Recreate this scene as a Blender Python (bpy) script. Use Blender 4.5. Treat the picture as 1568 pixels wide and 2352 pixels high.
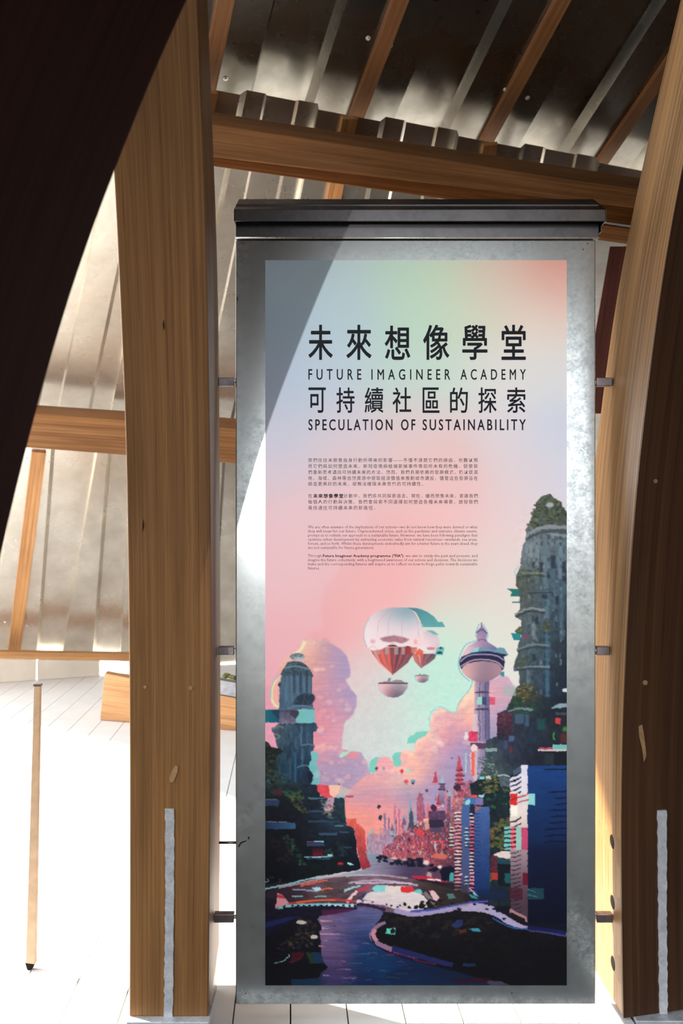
import bpy, bmesh, math, random
import numpy as np
from mathutils import Vector, Matrix

for o in list(bpy.data.objects):
    bpy.data.objects.remove(o)

# ---------------------------------------------------------------- camera, sky, sun, exposure
F, CX, CY, H = 2200.0, 784.0, 1176.0, 1.42       # focal length in photo pixels, principal point, eye height
scene = bpy.context.scene
COL = scene.collection
cam = bpy.data.cameras.new('camera')
cam_o = bpy.data.objects.new('camera', cam); COL.objects.link(cam_o)
cam.sensor_fit = 'VERTICAL'; cam.sensor_height = 36.0; cam.lens = 36.0 * F / 2352.0
cam.clip_start = 0.02; cam.clip_end = 400
cam_o.location = (0, 0, H); cam_o.rotation_euler = (math.pi / 2, 0, 0)
cam.dof.use_dof = True; cam.dof.focus_distance = 2.66; cam.dof.aperture_fstop = 5.6
scene.camera = cam_o

SKY = 5.0
world = bpy.data.worlds.new('sky'); scene.world = world; world.use_nodes = True
wn = world.node_tree.nodes; wl = world.node_tree.links; wn.clear()
wo = wn.new('ShaderNodeOutputWorld'); wb = wn.new('ShaderNodeBackground'); wr = wn.new('ShaderNodeValToRGB')
wt = wn.new('ShaderNodeTexCoord'); wx = wn.new('ShaderNodeSeparateXYZ')
wl.new(wt.outputs['Generated'], wx.inputs[0]); wl.new(wx.outputs['Z'], wr.inputs[0])
wr.color_ramp.elements[0].position = 0.0; wr.color_ramp.elements[0].color = (0.93, 0.97, 1.0, 1)
wr.color_ramp.elements[1].position = 0.8; wr.color_ramp.elements[1].color = (0.80, 0.91, 1.0, 1)
wl.new(wr.outputs[0], wb.inputs[0]); wb.inputs[1].default_value = SKY; wl.new(wb.outputs[0], wo.inputs[0])

sun = bpy.data.lights.new('sun', 'SUN'); sun.energy = 18.0; sun.angle = math.radians(1.0); sun.color = (1.0, 0.93, 0.82)
sun_o = bpy.data.objects.new('sun', sun); COL.objects.link(sun_o)
SUN_DIR = Vector((-0.80, 0.34, 0.72)).normalized()          # towards the sun: low, from the open left side
sun_o.rotation_euler = SUN_DIR.to_track_quat('Z', 'Y').to_euler(); sun_o.location = (-6, 4, 8)

# exhibition spot on a rod behind the viewer: its beam is cut by the dark arch leg
SPOT = Vector((-0.51, -1.0, 1.84)); SPOT_AIM = Vector((0.22, 2.654, 1.38))
spot = bpy.data.lights.new('spot_beam', 'SPOT'); spot.energy = 285.0; spot.spot_size = math.radians(36); spot.spot_blend = 0.75; spot.shadow_soft_size = 0.005; spot.color = (1.0, 0.985, 0.96)
spot_o = bpy.data.objects.new('spot_beam', spot); COL.objects.link(spot_o); spot_o.location = SPOT
spot_o.rotation_euler = (SPOT - SPOT_AIM).to_track_quat('Z', 'Y').to_euler()

vs = scene.view_settings
vs.view_transform = 'Standard'; vs.look = 'None'; vs.exposure = 0.0; vs.gamma = 1.0; vs.use_curve_mapping = False

# ---------------------------------------------------------------- helpers
def P(px, py, y):
    """World point seen at photo pixel (px, py) at depth y."""
    return Vector(((px - CX) / F * y, y, H - (py - CY) / F * y))

def tag(o, label=None, cat=None, group=None, kind=None):
    if label: o['label'] = label
    if cat: o['category'] = cat
    if group: o['group'] = group
    if kind: o['kind'] = kind
    return o

def empty(name, loc=(0, 0, 0), parent=None):
    o = bpy.data.objects.new(name, None); COL.objects.link(o); o.location = loc
    o.empty_display_size = 0.1
    if parent: o.parent = parent
    return o

def link(name, me, mat, parent=None, smooth=False, bevel=0.0, solid=0.0):
    o = bpy.data.objects.new(name, me); COL.objects.link(o)
    if mat is not None and not me.materials: me.materials.append(mat)
    if parent is not None:
        o.parent = parent; o.matrix_parent_inverse = Matrix.Translation(-parent.location)
    if smooth:
        for p in me.polygons: p.use_smooth = True
    if solid:
        m = o.modifiers.new('thickness', 'SOLIDIFY'); m.thickness = solid; m.offset = 0
    if bevel:
        m = o.modifiers.new('edge', 'BEVEL'); m.width = bevel; m.segments = 2; m.limit_method = 'ANGLE'; m.angle_limit = 0.6
    return o

def mesh(name, verts, faces):
    me = bpy.data.meshes.new(name); me.from_pydata([tuple(v) for v in verts], [], faces); me.update()
    bm = bmesh.new(); bm.from_mesh(me); bmesh.ops.recalc_face_normals(bm, faces=bm.faces); bm.to_mesh(me); bm.free()
    return me

def loft(name, rings, cap=True):
    n = len(rings[0]); v = [p for r in rings for p in r]; f = []
    for i in range(len(rings) - 1):
        for j in range(n):
            f.append((i * n + j, i * n + (j + 1) % n, (i + 1) * n + (j + 1) % n, (i + 1) * n + j))
    if cap:
        f.append(tuple(range(n))[::-1]); f.append(tuple((len(rings) - 1) * n + j for j in range(n)))
    return mesh(name, v, f)

def hexa(name, c):
    """Eight corners: 0-3 first end, 4-7 second end, same winding."""
    return loft(name, [c[:4], c[4:]])

def boxm(name, x0, x1, y0, y1, z0, z1):
    return hexa(name, [(x0, y0, z0), (x1, y0, z0), (x1, y1, z0), (x0, y1, z0), (x0, y0, z1), (x1, y0, z1), (x1, y1, z1), (x0, y1, z1)])

def beam(name, a, b, w, h, mat, parent=None, up=Vector((0, 0, 1)), bevel=0.004, taper=1.0):
    """Rectangular bar from a to b; mesh length runs along local Z so that the wood grain follows it."""
    a, b = Vector(a), Vector(b); d = b - a; L = d.length; z = d.normalized()
    x = up.cross(z)
    if x.length < 1e-4: x = Vector((1, 0, 0))
    x.normalize(); y = z.cross(x)
    me = loft(name, [[(-w / 2, -h / 2, 0), (w / 2, -h / 2, 0), (w / 2, h / 2, 0), (-w / 2, h / 2, 0)],
                     [(-w * taper / 2, -h * taper / 2, L), (w * taper / 2, -h * taper / 2, L), (w * taper / 2, h * taper / 2, L), (-w * taper / 2, h * taper / 2, L)]])
    o = link(name, me, mat, parent, bevel=bevel)
    R = Matrix((x, y, z)).transposed().to_4x4(); R.translation = a
    if parent is not None: R = Matrix.Translation(Vector((0, 0, 0))) @ R
    o.matrix_basis = R
    return o

def cyl(name, a, b, r0, r1, mat, parent=None, n=12, smooth=True):
    a, b = Vector(a), Vector(b); z = (b - a).normalized(); x = z.orthogonal().normalized(); y = z.cross(x)
    rings = []
    for c, r in ((a, r0), (b, r1)):
        rings.append([c + x * (r * math.cos(6.2832 * i / n)) + y * (r * math.sin(6.2832 * i / n)) for i in range(n)])
    o = link(name, loft(name, rings), mat, parent)
    if smooth:
        for p in o.data.polygons:
            if len(p.vertices) == 4: p.use_smooth = True
    return o

def set_grain(o, n_ring):
    """Lengthwise texture coordinates of a lofted timber: section position plus height."""
    me = o.data; nv = len(me.vertices); at = me.attributes.new('grain', 'FLOAT_VECTOR', 'POINT')
    co = np.zeros(nv * 3, np.float32); me.vertices.foreach_get('co', co); co = co.reshape(-1, n_ring, 3)
    g = co.copy(); ref = co[:1]                       # section of the first ring
    g[:, :, 0] = ref[:, :, 0]; g[:, :, 1] = ref[:, :, 1]
    at.data.foreach_set('vector', g.reshape(-1))

# ---------------------------------------------------------------- materials
def new_mat(name):
    m = bpy.data.materials.new(name); m.use_nodes = True
    return m, m.node_tree.nodes, m.node_tree.links, m.node_tree.nodes['Principled BSDF']

def nd(nodes, t, **kw):
    n = nodes.new(t)
    for k, v in kw.items(): setattr(n, k, v)
    return n

def ramp(nodes, stops):
    r = nodes.new('ShaderNodeValToRGB'); e = r.color_ramp.elements
    while len(e) < len(stops): e.new(0.5)
    for i, (p, c) in enumerate(stops):
        e[i].position = p; e[i].color = (c[0], c[1], c[2], 1)
    return r

def wood(name, dark, mid, light, rough=0.55, scale=1.0, stain=None, stain_amt=0.5, spec=0.3, axis=2, grain=False):
    m, n, l, b = new_mat(name)
    tc = nd(n, 'ShaderNodeTexCoord'); mp = nd(n, 'ShaderNodeMapping'); src = tc.outputs['Object']
    if grain:                                   # curved timbers carry their own lengthwise coordinates
        ga = nd(n, 'ShaderNodeAttribute'); ga.attribute_name = 'grain'; src = ga.outputs['Vector']
    s = [120.0 * scale] * 3; s[axis] = 0.7 * scale
    mp.inputs['Scale'].default_value = s
    l.new(src, mp.inputs[0])
    no = nd(n, 'ShaderNodeTexNoise'); no.inputs['Scale'].default_value = 1.0; no.inputs['Detail'].default_value = 6; no.inputs['Roughness'].default_value = 0.65; no.inputs['Distortion'].default_value = 0.1
    l.new(mp.outputs[0], no.inputs[0])
    r = ramp(n, [(0.28, dark), (0.5, mid), (0.72, light)])
    l.new(no.outputs[0], r.inputs[0])
    mp2 = nd(n, 'ShaderNodeMapping'); s2 = [11.0 * scale] * 3; s2[axis] = 1.5 * scale; mp2.inputs['Scale'].default_value = s2
    l.new(src, mp2.inputs[0])
    n2 = nd(n, 'ShaderNodeTexNoise'); n2.inputs['Scale'].default_value = 1.0; n2.inputs['Detail'].default_value = 4
    l.new(mp2.outputs[0], n2.inputs[0])
    r2 = ramp(n, [(0.3, (0.70, 0.66, 0.62)), (0.5, (1, 1, 1)), (0.7, (1.2, 1.16, 1.1))])
    l.new(n2.outputs[0], r2.inputs[0])
    mx = nd(n, 'ShaderNodeMix', data_type='RGBA', blend_type='MULTIPLY'); mx.inputs[0].default_value = 0.85
    l.new(r.outputs[0], mx.inputs[6]); l.new(r2.outputs[0], mx.inputs[7])
    out = mx.outputs[2]
    # fine dark pores
    mp3 = nd(n, 'ShaderNodeMapping'); s3 = [420.0 * scale] * 3; s3[axis] = 6.0 * scale; mp3.inputs['Scale'].default_value = s3
    l.new(src, mp3.inputs[0])
    n3 = nd(n, 'ShaderNodeTexNoise'); n3.inputs['Scale'].default_value = 1.0; n3.inputs['Detail'].default_value = 2
    l.new(mp3.outputs[0], n3.inputs[0])
    r3 = ramp(n, [(0.3, (0.6, 0.55, 0.5)), (0.45, (1, 1, 1))]); l.new(n3.outputs[0], r3.inputs[0])
    mx3 = nd(n, 'ShaderNodeMix', data_type='RGBA', blend_type='MULTIPLY'); mx3.inputs[0].default_value = 0.6
    l.new(out, mx3.inputs[6]); l.new(r3.outputs[0], mx3.inputs[7]); out = mx3.outputs[2]
    l.new(out, b.inputs['Base Color'])
    b.inputs['Roughness'].default_value = rough; b.inputs['Specular IOR Level'].default_value = spec
    bp = nd(n, 'ShaderNodeBump'); bp.inputs['Strength'].default_value = 0.12; bp.inputs['Distance'].default_value = 0.002
    l.new(no.outputs[0], bp.inputs['Height']); l.new(bp.outputs[0], b.inputs['Normal'])
    return m

def metal(name, c0, c1, rough=(0.3, 0.5), scale=22.0, bump=0.05, spangle=0.5, metallic=1.0, swirl=0.0, bdist=0.01, bscale=1.0):
    m, n, l, b = new_mat(name)
    tc = nd(n, 'ShaderNodeTexCoord')
    no = nd(n, 'ShaderNodeTexNoise'); no.inputs['Scale'].default_value = scale; no.inputs['Detail'].default_value = 5; no.inputs['Roughness'].default_value = 0.6; no.inputs['Distortion'].default_value = swirl
    l.new(tc.outputs['Object'], no.inputs[0])
    vo = nd(n, 'ShaderNodeTexVoronoi'); vo.inputs['Scale'].default_value = scale * 6
    l.new(tc.outputs['Object'], vo.inputs[0])
    sx = nd(n, 'ShaderNodeSeparateColor'); l.new(vo.outputs['Color'], sx.inputs[0])
    mxv = nd(n, 'ShaderNodeMix'); mxv.inputs[0].default_value = spangle * 0.5
    l.new(no.outputs[0], mxv.inputs[2]); l.new(sx.outputs[0], mxv.inputs[3])
    r = ramp(n, [(0.3, c0), (0.68, c1)]); l.new(mxv.outputs[0], r.inputs[0])
    l.new(r.outputs[0], b.inputs['Base Color'])
    b.inputs['Metallic'].default_value = metallic
    mr = nd(n, 'ShaderNodeMapRange'); mr.inputs['From Min'].default_value = 0.25; mr.inputs['From Max'].default_value = 0.75; mr.inputs['To Min'].default_value = rough[1]; mr.inputs['To Max'].default_value = rough[0]
    l.new(mxv.outputs[0], mr.inputs[0]); l.new(mr.outputs[0], b.inputs['Roughness'])
    if bump:
        nb = nd(n, 'ShaderNodeTexNoise'); nb.inputs['Scale'].default_value = scale * 0.25 * bscale; nb.inputs['Detail'].default_value = 3; nb.inputs['Distortion'].default_value = swirl
        l.new(tc.outputs['Object'], nb.inputs[0])
        bp = nd(n, 'ShaderNodeBump'); bp.inputs['Strength'].default_value = bump; bp.inputs['Distance'].default_value = bdist
        l.new(nb.outputs[0], bp.inputs['Height']); l.new(bp.outputs[0], b.inputs['Normal'])
    return m

def plain(name, col, rough=0.6, spec=0.4, metallic=0.0, var=0.15, scale=20.0):
    m, n, l, b = new_mat(name)
    tc = nd(n, 'ShaderNodeTexCoord'); no = nd(n, 'ShaderNodeTexNoise'); no.inputs['Scale'].default_value = scale; no.inputs['Detail'].default_value = 4
    l.new(tc.outputs['Object'], no.inputs[0])
    r = ramp(n, [(0.3, tuple(c * (1 - var) for c in col)), (0.7, tuple(min(1, c * (1 + var)) for c in col))])
    l.new(no.outputs[0], r.inputs[0]); l.new(r.outputs[0], b.inputs['Base Color'])
    b.inputs['Roughness'].default_value = rough; b.inputs['Specular IOR Level'].default_value = spec; b.inputs['Metallic'].default_value = metallic
    return m

M = dict(
    column=wood('oiled_column_timber', (0.145, 0.064, 0.020), (0.222, 0.104, 0.035), (0.30, 0.152, 0.056), rough=0.5, grain=True),
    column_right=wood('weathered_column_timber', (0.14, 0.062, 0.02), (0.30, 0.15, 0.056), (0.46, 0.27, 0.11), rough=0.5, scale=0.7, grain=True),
    column_shade=wood('shade_toned_column_timber', (0.035, 0.014, 0.006), (0.062, 0.026, 0.011), (0.09, 0.042, 0.018), rough=0.5, scale=0.7, grain=True),  # right column front: its shade is put into the colour
    shaded=wood('shade_toned_arch_timber', (0.014, 0.005, 0.004), (0.026, 0.009, 0.007), (0.038, 0.014, 0.010), rough=0.7, spec=0.1, grain=True),  # arch leg timber, coloured near-black to stand for its shade
    purlin=wood('purlin_timber', (0.16, 0.064, 0.022), (0.28, 0.125, 0.047), (0.38, 0.19, 0.078), rough=0.55, scale=0.8),
    batten=wood('batten_timber', (0.30, 0.13, 0.045), (0.46, 0.22, 0.085), (0.58, 0.32, 0.14), rough=0.55, scale=0.9),
    roof_batten=wood('shade_toned_roof_batten_timber', (0.12, 0.045, 0.015), (0.19, 0.08, 0.028), (0.25, 0.115, 0.043), rough=0.55, scale=0.9),  # batten timber darkened: shade under the roof is put into the colour
    redwood=wood('dark_red_timber', (0.05, 0.012, 0.008), (0.09, 0.024, 0.016), (0.13, 0.04, 0.026), rough=0.6),
    sheet=metal('galvanised_roof_sheet', (0.56, 0.50, 0.42), (0.76, 0.70, 0.61), rough=(0.22, 0.38), scale=4.0, bump=0, spangle=0.0, swirl=0.0, metallic=0.85),
    roof=metal('shade_toned_roof_sheet', (0.17, 0.158, 0.14), (0.28, 0.262, 0.235), rough=(0.2, 0.34), scale=4.0, bump=0, spangle=0.0, swirl=0.0),  # darker copy of the sheet metal, with the roof's shade in its colour
    panel=metal('galvanised_panel', (0.29, 0.305, 0.31), (0.50, 0.525, 0.52), rough=(0.17, 0.28), scale=30.0, bump=0.03, spangle=0.35, metallic=0.78),
    hood=metal('folded_steel', (0.12, 0.116, 0.12), (0.20, 0.193, 0.198), rough=(0.26, 0.36), scale=14.0, bump=0.03, spangle=0.2),
    plate=metal('base_plate_steel', (0.40, 0.41, 0.43), (0.62, 0.62, 0.64), rough=(0.4, 0.6), scale=30.0, bump=0.12, spangle=0.3, metallic=0.35),
    bracket=metal('dark_bracket_steel', (0.16, 0.14, 0.15), (0.26, 0.23, 0.24), rough=(0.3, 0.45), scale=40.0, bump=0.05, spangle=0.2),
    screw=metal('zinc_screw', (0.6, 0.58, 0.55), (0.8, 0.78, 0.74), rough=(0.2, 0.35), scale=60, bump=0, spangle=0.1, metallic=0.4),
    black=plain('black_recess', (0.008, 0.006, 0.005), rough=0.8, spec=0.1),
    white=plain('white_painted_deck', (0.78, 0.76, 0.74), rough=0.55, spec=0.3, var=0.04, scale=6),
    board=plain('pale_board', (0.70, 0.62, 0.52), rough=0.6, spec=0.2, var=0.08, scale=5),
    stake=plain('pale_stake_wood', (0.40, 0.28, 0.18), rough=0.6, spec=0.2, var=0.12, scale=30),
    scar=plain('fresh_wood_chip', (0.36, 0.21, 0.10), rough=0.6, spec=0.2, var=0.2, scale=60),
    moss=plain('moss', (0.16, 0.15, 0.05), rough=0.9, spec=0.1, var=0.5, scale=120),
    ground=plain('dark_gravel', (0.11, 0.105, 0.10), rough=0.95, spec=0.1, var=0.3, scale=3),
    gable=wood('gable_boarding', (0.03, 0.015, 0.008), (0.05, 0.026, 0.014), (0.07, 0.038, 0.02), rough=0.7, spec=0.1),
)
# ---------------------------------------------------------------- printed artwork of the poster
# The print is computed with numpy and stored as vertex colours of the poster sheet; lower tones also hold some light falloff.
AX0, AY0, AX1, AY1 = 609.0, 598.0, 1301.0, 2263.0
AW, AH = int(AX1 - AX0), int(AY1 - AY0)
canvas = np.zeros((AH, AW, 3))
arng = np.random.RandomState(7)

def upsample(grid, h, w):
    gh, gw = grid.shape[:2]
    yi = np.linspace(0, gh - 1, h); xi = np.linspace(0, gw - 1, w)
    y0 = np.minimum(yi.astype(int), gh - 2); x0 = np.minimum(xi.astype(int), gw - 2)
    fy = (yi - y0)[:, None]; fx = (xi - x0)[None, :]
    if grid.ndim == 3:
        fy = fy[..., None]; fx = fx[..., None]
    a = grid[y0][:, x0]; b = grid[y0][:, x0 + 1]; c = grid[y0 + 1][:, x0]; d = grid[y0 + 1][:, x0 + 1]
    return (a * (1 - fx) + b * fx) * (1 - fy) + (c * (1 - fx) + d * fx) * fy

def vnoise(h, w, sx, sy, seed):
    r = np.random.RandomState(seed)
    g = r.rand(int(h / sy) + 3, int(w / sx) + 3)
    return upsample(g, h, w) - 0.5

def rbf(samples, x0, y0, w, h, sigma=90.0):
    st = 6
    gw, gh = max(2, w // st + 2), max(2, h // st + 2)
    xs = np.linspace(x0, x0 + w, gw)[None, :]; ys = np.linspace(y0, y0 + h, gh)[:, None]
    num = np.zeros((gh, gw, 3)); den = np.zeros((gh, gw)) + 1e-12
    for (sx, sy, c) in samples:
        d2 = (xs - sx) ** 2 + (ys - sy) ** 2
        k = np.exp(-d2 / (2 * sigma * sigma)) + 1e-4 / (1 + d2 / 4000.0)
        num += k[..., None] * np.array(c, float); den += k
    return upsample(num / den[..., None], h, w)

def smooth_pts(p, n=6):
    p = np.array(p, float); m = len(p); out = []
    for i in range(m):
        a, b, c, d = p[i - 1], p[i], p[(i + 1) % m], p[(i + 2) % m]
        for t in np.linspace(0, 1, n, endpoint=False):
            out.append(0.5 * (2 * b + (c - a) * t + (2 * a - 5 * b + 4 * c - d) * t * t + (3 * b - a - 3 * c + d) * t ** 3))
    return np.array(out)

def coverage(pts):
    p = np.array(pts, float) - (AX0, AY0)
    x0 = int(max(0, math.floor(p[:, 0].min()))); x1 = int(min(AW, math.ceil(p[:, 0].max()) + 1))
    y0 = int(max(0, math.floor(p[:, 1].min()))); y1 = int(min(AH, math.ceil(p[:, 1].max()) + 1))
    if x1 <= x0 or y1 <= y0:
        return None
    m = np.zeros((y1 - y0, x1 - x0)); q = np.roll(p, -1, axis=0)
    ix = np.arange(x0, x1)
    SUB = 3
    for j in range(y0, y1):
        for s in range(SUB):
            y = j + (s + 0.5) / SUB
            hit = (p[:, 1] <= y) != (q[:, 1] <= y)
            if not hit.any():
                continue
            a, b = p[hit], q[hit]
            xc = np.sort(a[:, 0] + (y - a[:, 1]) / (b[:, 1] - a[:, 1]) * (b[:, 0] - a[:, 0]))
            for k in range(0, len(xc) - 1, 2):
                m[j - y0] += np.clip(np.minimum(ix + 1, xc[k + 1]) - np.maximum(ix, xc[k]), 0, 1) / SUB
    return x0, y0, x1, y1, np.clip(m, 0, 1)

def boxblur(m, r):
    for _ in range(2):
        k = 2 * r + 1
        c = np.cumsum(np.pad(m, ((r + 1, r), (0, 0)), mode='edge'), axis=0); m = (c[k:] - c[:-k]) / k
        c = np.cumsum(np.pad(m, ((0, 0), (r + 1, r)), mode='edge'), axis=1); m = (c[:, k:] - c[:, :-k]) / k
    return m

def poly(pts, col=None, alpha=1.0, blur=0, tex=0.0, texs=(6, 6), smooth=False, samples=None, sigma=60, grad=None, hgrad=None, lines=0.0):
    pts = smooth_pts(pts) if smooth else np.array(pts, float)
    r = coverage(pts)
    if r is None:
        return
    x0, y0, x1, y1, m = r
    if blur:
        pad = 2 * blur + 1
        X0, Y0, X1, Y1 = max(0, x0 - pad), max(0, y0 - pad), min(AW, x1 + pad), min(AH, y1 + pad)
        mm = np.zeros((Y1 - Y0, X1 - X0)); mm[y0 - Y0:y1 - Y0, x0 - X0:x1 - X0] = m
        x0, y0, x1, y1, m = X0, Y0, X1, Y1, boxblur(mm, blur)
    h, w = m.shape
    if samples is not None:
        fill = rbf(samples, x0 + AX0, y0 + AY0, w, h, sigma)
    elif grad is not None:
        t = np.linspace(0, 1, h)[:, None, None]
        fill = np.array(grad[0], float) * (1 - t) + np.array(grad[1], float) * t + np.zeros((h, w, 3))
    elif hgrad is not None:
        t = np.linspace(0, 1, w)[None, :, None]
        fill = np.array(hgrad[0], float) * (1 - t) + np.array(hgrad[1], float) * t + np.zeros((h, w, 3))
    else:
        fill = np.zeros((h, w, 3)) + np.array(col, float)
    if tex:
        fill = fill * (1 + tex * 2 * (vnoise(h, w, texs[0], texs[1], arng.randint(1 << 30)) + 0.6 * vnoise(h, w, texs[0] / 2.5, texs[1] / 2.5, arng.randint(1 << 30))))[..., None]
    if lines:
        fill = fill * (1 + lines * vnoise(h, w, 40, 2.2, arng.randint(1 << 30)))[..., None]
    a = (m * alpha)[..., None]
    canvas[y0:y1, x0:x1] = canvas[y0:y1, x0:x1] * (1 - a) + fill * a

def ell(cx, cy, rx, ry, col=None, a0=0, a1=360, **k):
    n = 28
    poly([(cx + rx * math.cos(math.radians(a0 + (a1 - a0) * i / n)), cy + ry * math.sin(math.radians(a0 + (a1 - a0) * i / n))) for i in range(n + (0 if a1 - a0 == 360 else 1))], col, **k)

def box(x0, y0, x1, y1, col=None, **k):
    poly([(x0, y0), (x1, y0), (x1, y1), (x0, y1)], col, **k)

def stroke(pts, w0, w1, col, alpha=1.0, smooth=True, **k):
    p = np.array(pts, float)
    if smooth and len(p) > 2:
        q = []
        for i in range(len(p) - 1):
            a, b, c, d = p[max(i - 1, 0)], p[i], p[i + 1], p[min(i + 2, len(p) - 1)]
            for t in np.linspace(0, 1, 6, endpoint=False):
                q.append(0.5 * (2 * b + (c - a) * t + (2 * a - 5 * b + 4 * c - d) * t * t + (3 * b - a - 3 * c + d) * t ** 3))
        q.append(p[-1]); p = np.array(q)
    d = np.gradient(p, axis=0); nrm = np.stack([-d[:, 1], d[:, 0]], 1); nrm /= np.linalg.norm(nrm, axis=1)[:, None] + 1e-9
    wd = np.linspace(w0, w1, len(p))[:, None] / 2
    poly(np.concatenate([p + nrm * wd, (p - nrm * wd)[::-1]]), col, alpha, **k)

def inside(pts, x, y):
    c = False; n = len(pts)
    for i in range(n):
        (xa, ya), (xb, yb) = pts[i - 1], pts[i]
        if (ya > y) != (yb > y) and x < (xb - xa) * (y - ya) / (yb - ya) + xa:
            c = not c
    return c

def scatter(pts, n, r0, r1, pal, alpha=0.8, flat=0.6, blur=0):
    p = np.array(pts, float); k = 0; tries = 0
    while k < n and tries < n * 20:
        tries += 1
        x = arng.uniform(p[:, 0].min(), p[:, 0].max()); y = arng.uniform(p[:, 1].min(), p[:, 1].max())
        if not inside(pts, x, y):
            continue
        k += 1
        r = arng.uniform(r0, r1); c = np.array(pal[arng.randint(len(pal))], float) * arng.uniform(0.85, 1.15)
        mpts = []
        for i in range(9):
            rr = r * arng.uniform(0.7, 1.2); an = 6.283 * i / 9
            mpts.append((x + rr * math.cos(an), y + rr * flat * math.sin(an)))
        poly(mpts, c, alpha, blur=blur)

def paint_poster():
    # sky wash
    S = [(620, 620, (196, 213, 226)), (700, 620, (193, 214, 226)), (800, 615, (197, 217, 221)), (900, 610, (197, 225, 210)), (980, 610, (200, 227, 203)), (1060, 610, (214, 219, 194)),
         (1150, 615, (230, 196, 180)), (1270, 605, (232, 152, 142)), (1299, 640, (234, 176, 163)), (1295, 700, (234, 208, 196)), (1180, 660, (228, 212, 196)),
         (660, 720, (188, 211, 228)), (800, 720, (190, 216, 224)), (960, 720, (195, 229, 207)), (1030, 720, (205, 226, 203)), (1100, 720, (221, 221, 203)), (1250, 740, (234, 224, 214)),
         (640, 850, (192, 208, 228)), (760, 850, (200, 216, 232)), (900, 850, (201, 225, 220)), (1000, 850, (206, 226, 214)), (1150, 850, (226, 224, 221)), (1290, 850, (222, 223, 226)),
         (640, 1000, (207, 211, 229)), (800, 1000, (223, 212, 223)), (950, 980, (229, 208, 211)), (1150, 1000, (222, 215, 221)), (1290, 1000, (205, 212, 229)),
         (640, 1100, (230, 211, 222)), (800, 1100, (237, 205, 208)), (950, 1080, (238, 198, 196)), (1050, 1070, (236, 193, 190)), (1200, 1100, (226, 208, 212)), (1290, 1100, (212, 212, 226)),
         (640, 1200, (240, 200, 208)), (760, 1200, (240, 196, 201)), (900, 1230, (242, 184, 185)), (1050, 1180, (241, 190, 190)), (1160, 1200, (230, 205, 205)),
         (640, 1320, (244, 195, 201)), (720, 1320, (244, 196, 201)), (800, 1340, (243, 180, 182)), (900, 1350, (242, 176, 176)), (1050, 1320, (233, 194, 187)), (1150, 1300, (226, 210, 207)),
         (640, 1450, (244, 176, 184)), (740, 1440, (243, 172, 178)), (830, 1400, (240, 180, 178)), (1040, 1430, (213, 216, 201)), (1150, 1450, (222, 218, 205)),
         (640, 1560, (241, 162, 176)), (620, 1680, (238, 162, 184)), (840, 1560, (222, 200, 198)), (900, 1640, (208, 205, 200)), (1000, 1560, (188, 224, 207)), (1040, 1500, (192, 226, 209)),
         (1040, 1600, (180, 226, 208)), (960, 1660, (192, 224, 210)), (1170, 1560, (226, 222, 212)), (850, 1700, (205, 206, 205)), (1170, 1400, (223, 214, 205)), (1180, 1640, (215, 195, 200))]
    canvas[:] = rbf(S, AX0, AY0, AW, AH, 58)
    poly([(609, 1180), (880, 1120), (850, 1165), (838, 1200), (800, 1260), (770, 1320), (745, 1350), (737, 1400), (742, 1440), (715, 1452), (690, 1480), (640, 1545), (609, 1550)], (250, 210, 214), 0.28, blur=5, smooth=True)
    # tall cloud behind the left tower
    poly([(640, 1530), (660, 1505), (690, 1494), (700, 1475), (710, 1464), (735, 1471), (747, 1463), (758, 1476), (781, 1490), (795, 1504), (803, 1527), (805, 1545), (802, 1555), (793, 1561), (800, 1575),
          (820, 1600), (818, 1621), (811, 1641), (790, 1662), (787, 1690), (785, 1720), (829, 1728), (843, 1750), (849, 1775), (880, 1800), (900, 1900), (700, 1910), (690, 1800), (660, 1700)], blur=1, sigma=28,
         lines=0.07, samples=[(705, 1480, (245, 210, 190)), (720, 1500, (244, 165, 150)), (760, 1495, (178, 150, 180)), (790, 1520, (163, 150, 188)), (795, 1550, (168, 152, 188)), (760, 1530, (190, 150, 175)),
                              (725, 1545, (246, 165, 150)), (740, 1580, (205, 148, 170)), (800, 1600, (168, 150, 185)), (810, 1625, (180, 152, 180)), (750, 1640, (228, 142, 155)), (730, 1670, (232, 140, 155)),
                              (780, 1660, (205, 152, 172)), (780, 1700, (215, 160, 175)), (740, 1715, (236, 150, 160)), (760, 1745, (172, 148, 178)), (800, 1760, (165, 146, 176)), (840, 1770, (180, 155, 178)),
                              (760, 1790, (168, 145, 175)), (800, 1850, (195, 148, 165)), (850, 1860, (165, 140, 165)), (870, 1890, (235, 155, 145))])
    for (x, y, r, c) in [(728, 1716, 9, (244, 180, 172)), (742, 1712, 8, (243, 176, 170)), (757, 1716, 8, (240, 172, 172)), (770, 1718, 7, (232, 168, 174)), (735, 1726, 10, (240, 160, 162)), (727, 1538, 8, (252, 205, 190)), (740, 1537, 7, (246, 190, 180)), (716, 1476, 9, (250, 200, 185)), (752, 1470, 7, (238, 165, 168))]:
        ell(x, y, r, r * 0.6, c, alpha=0.75, blur=1)
    # yellow fringe left of the tower
    stroke([(700, 1472), (690, 1492), (672, 1504)], 9, 5, (250, 240, 190), 0.9, blur=1)
    stroke([(648, 1552), (630, 1570), (624, 1600), (631, 1618), (642, 1624)], 4, 6, (238, 236, 180), 0.95, blur=1)
    stroke([(654, 1550), (637, 1570), (632, 1598), (640, 1618)], 9, 9, (250, 185, 160), 0.9, blur=1)
    stroke([(622, 1604), (623, 1580), (632, 1558), (650, 1545)], 2, 2, (130, 205, 200), 0.9)
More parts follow.
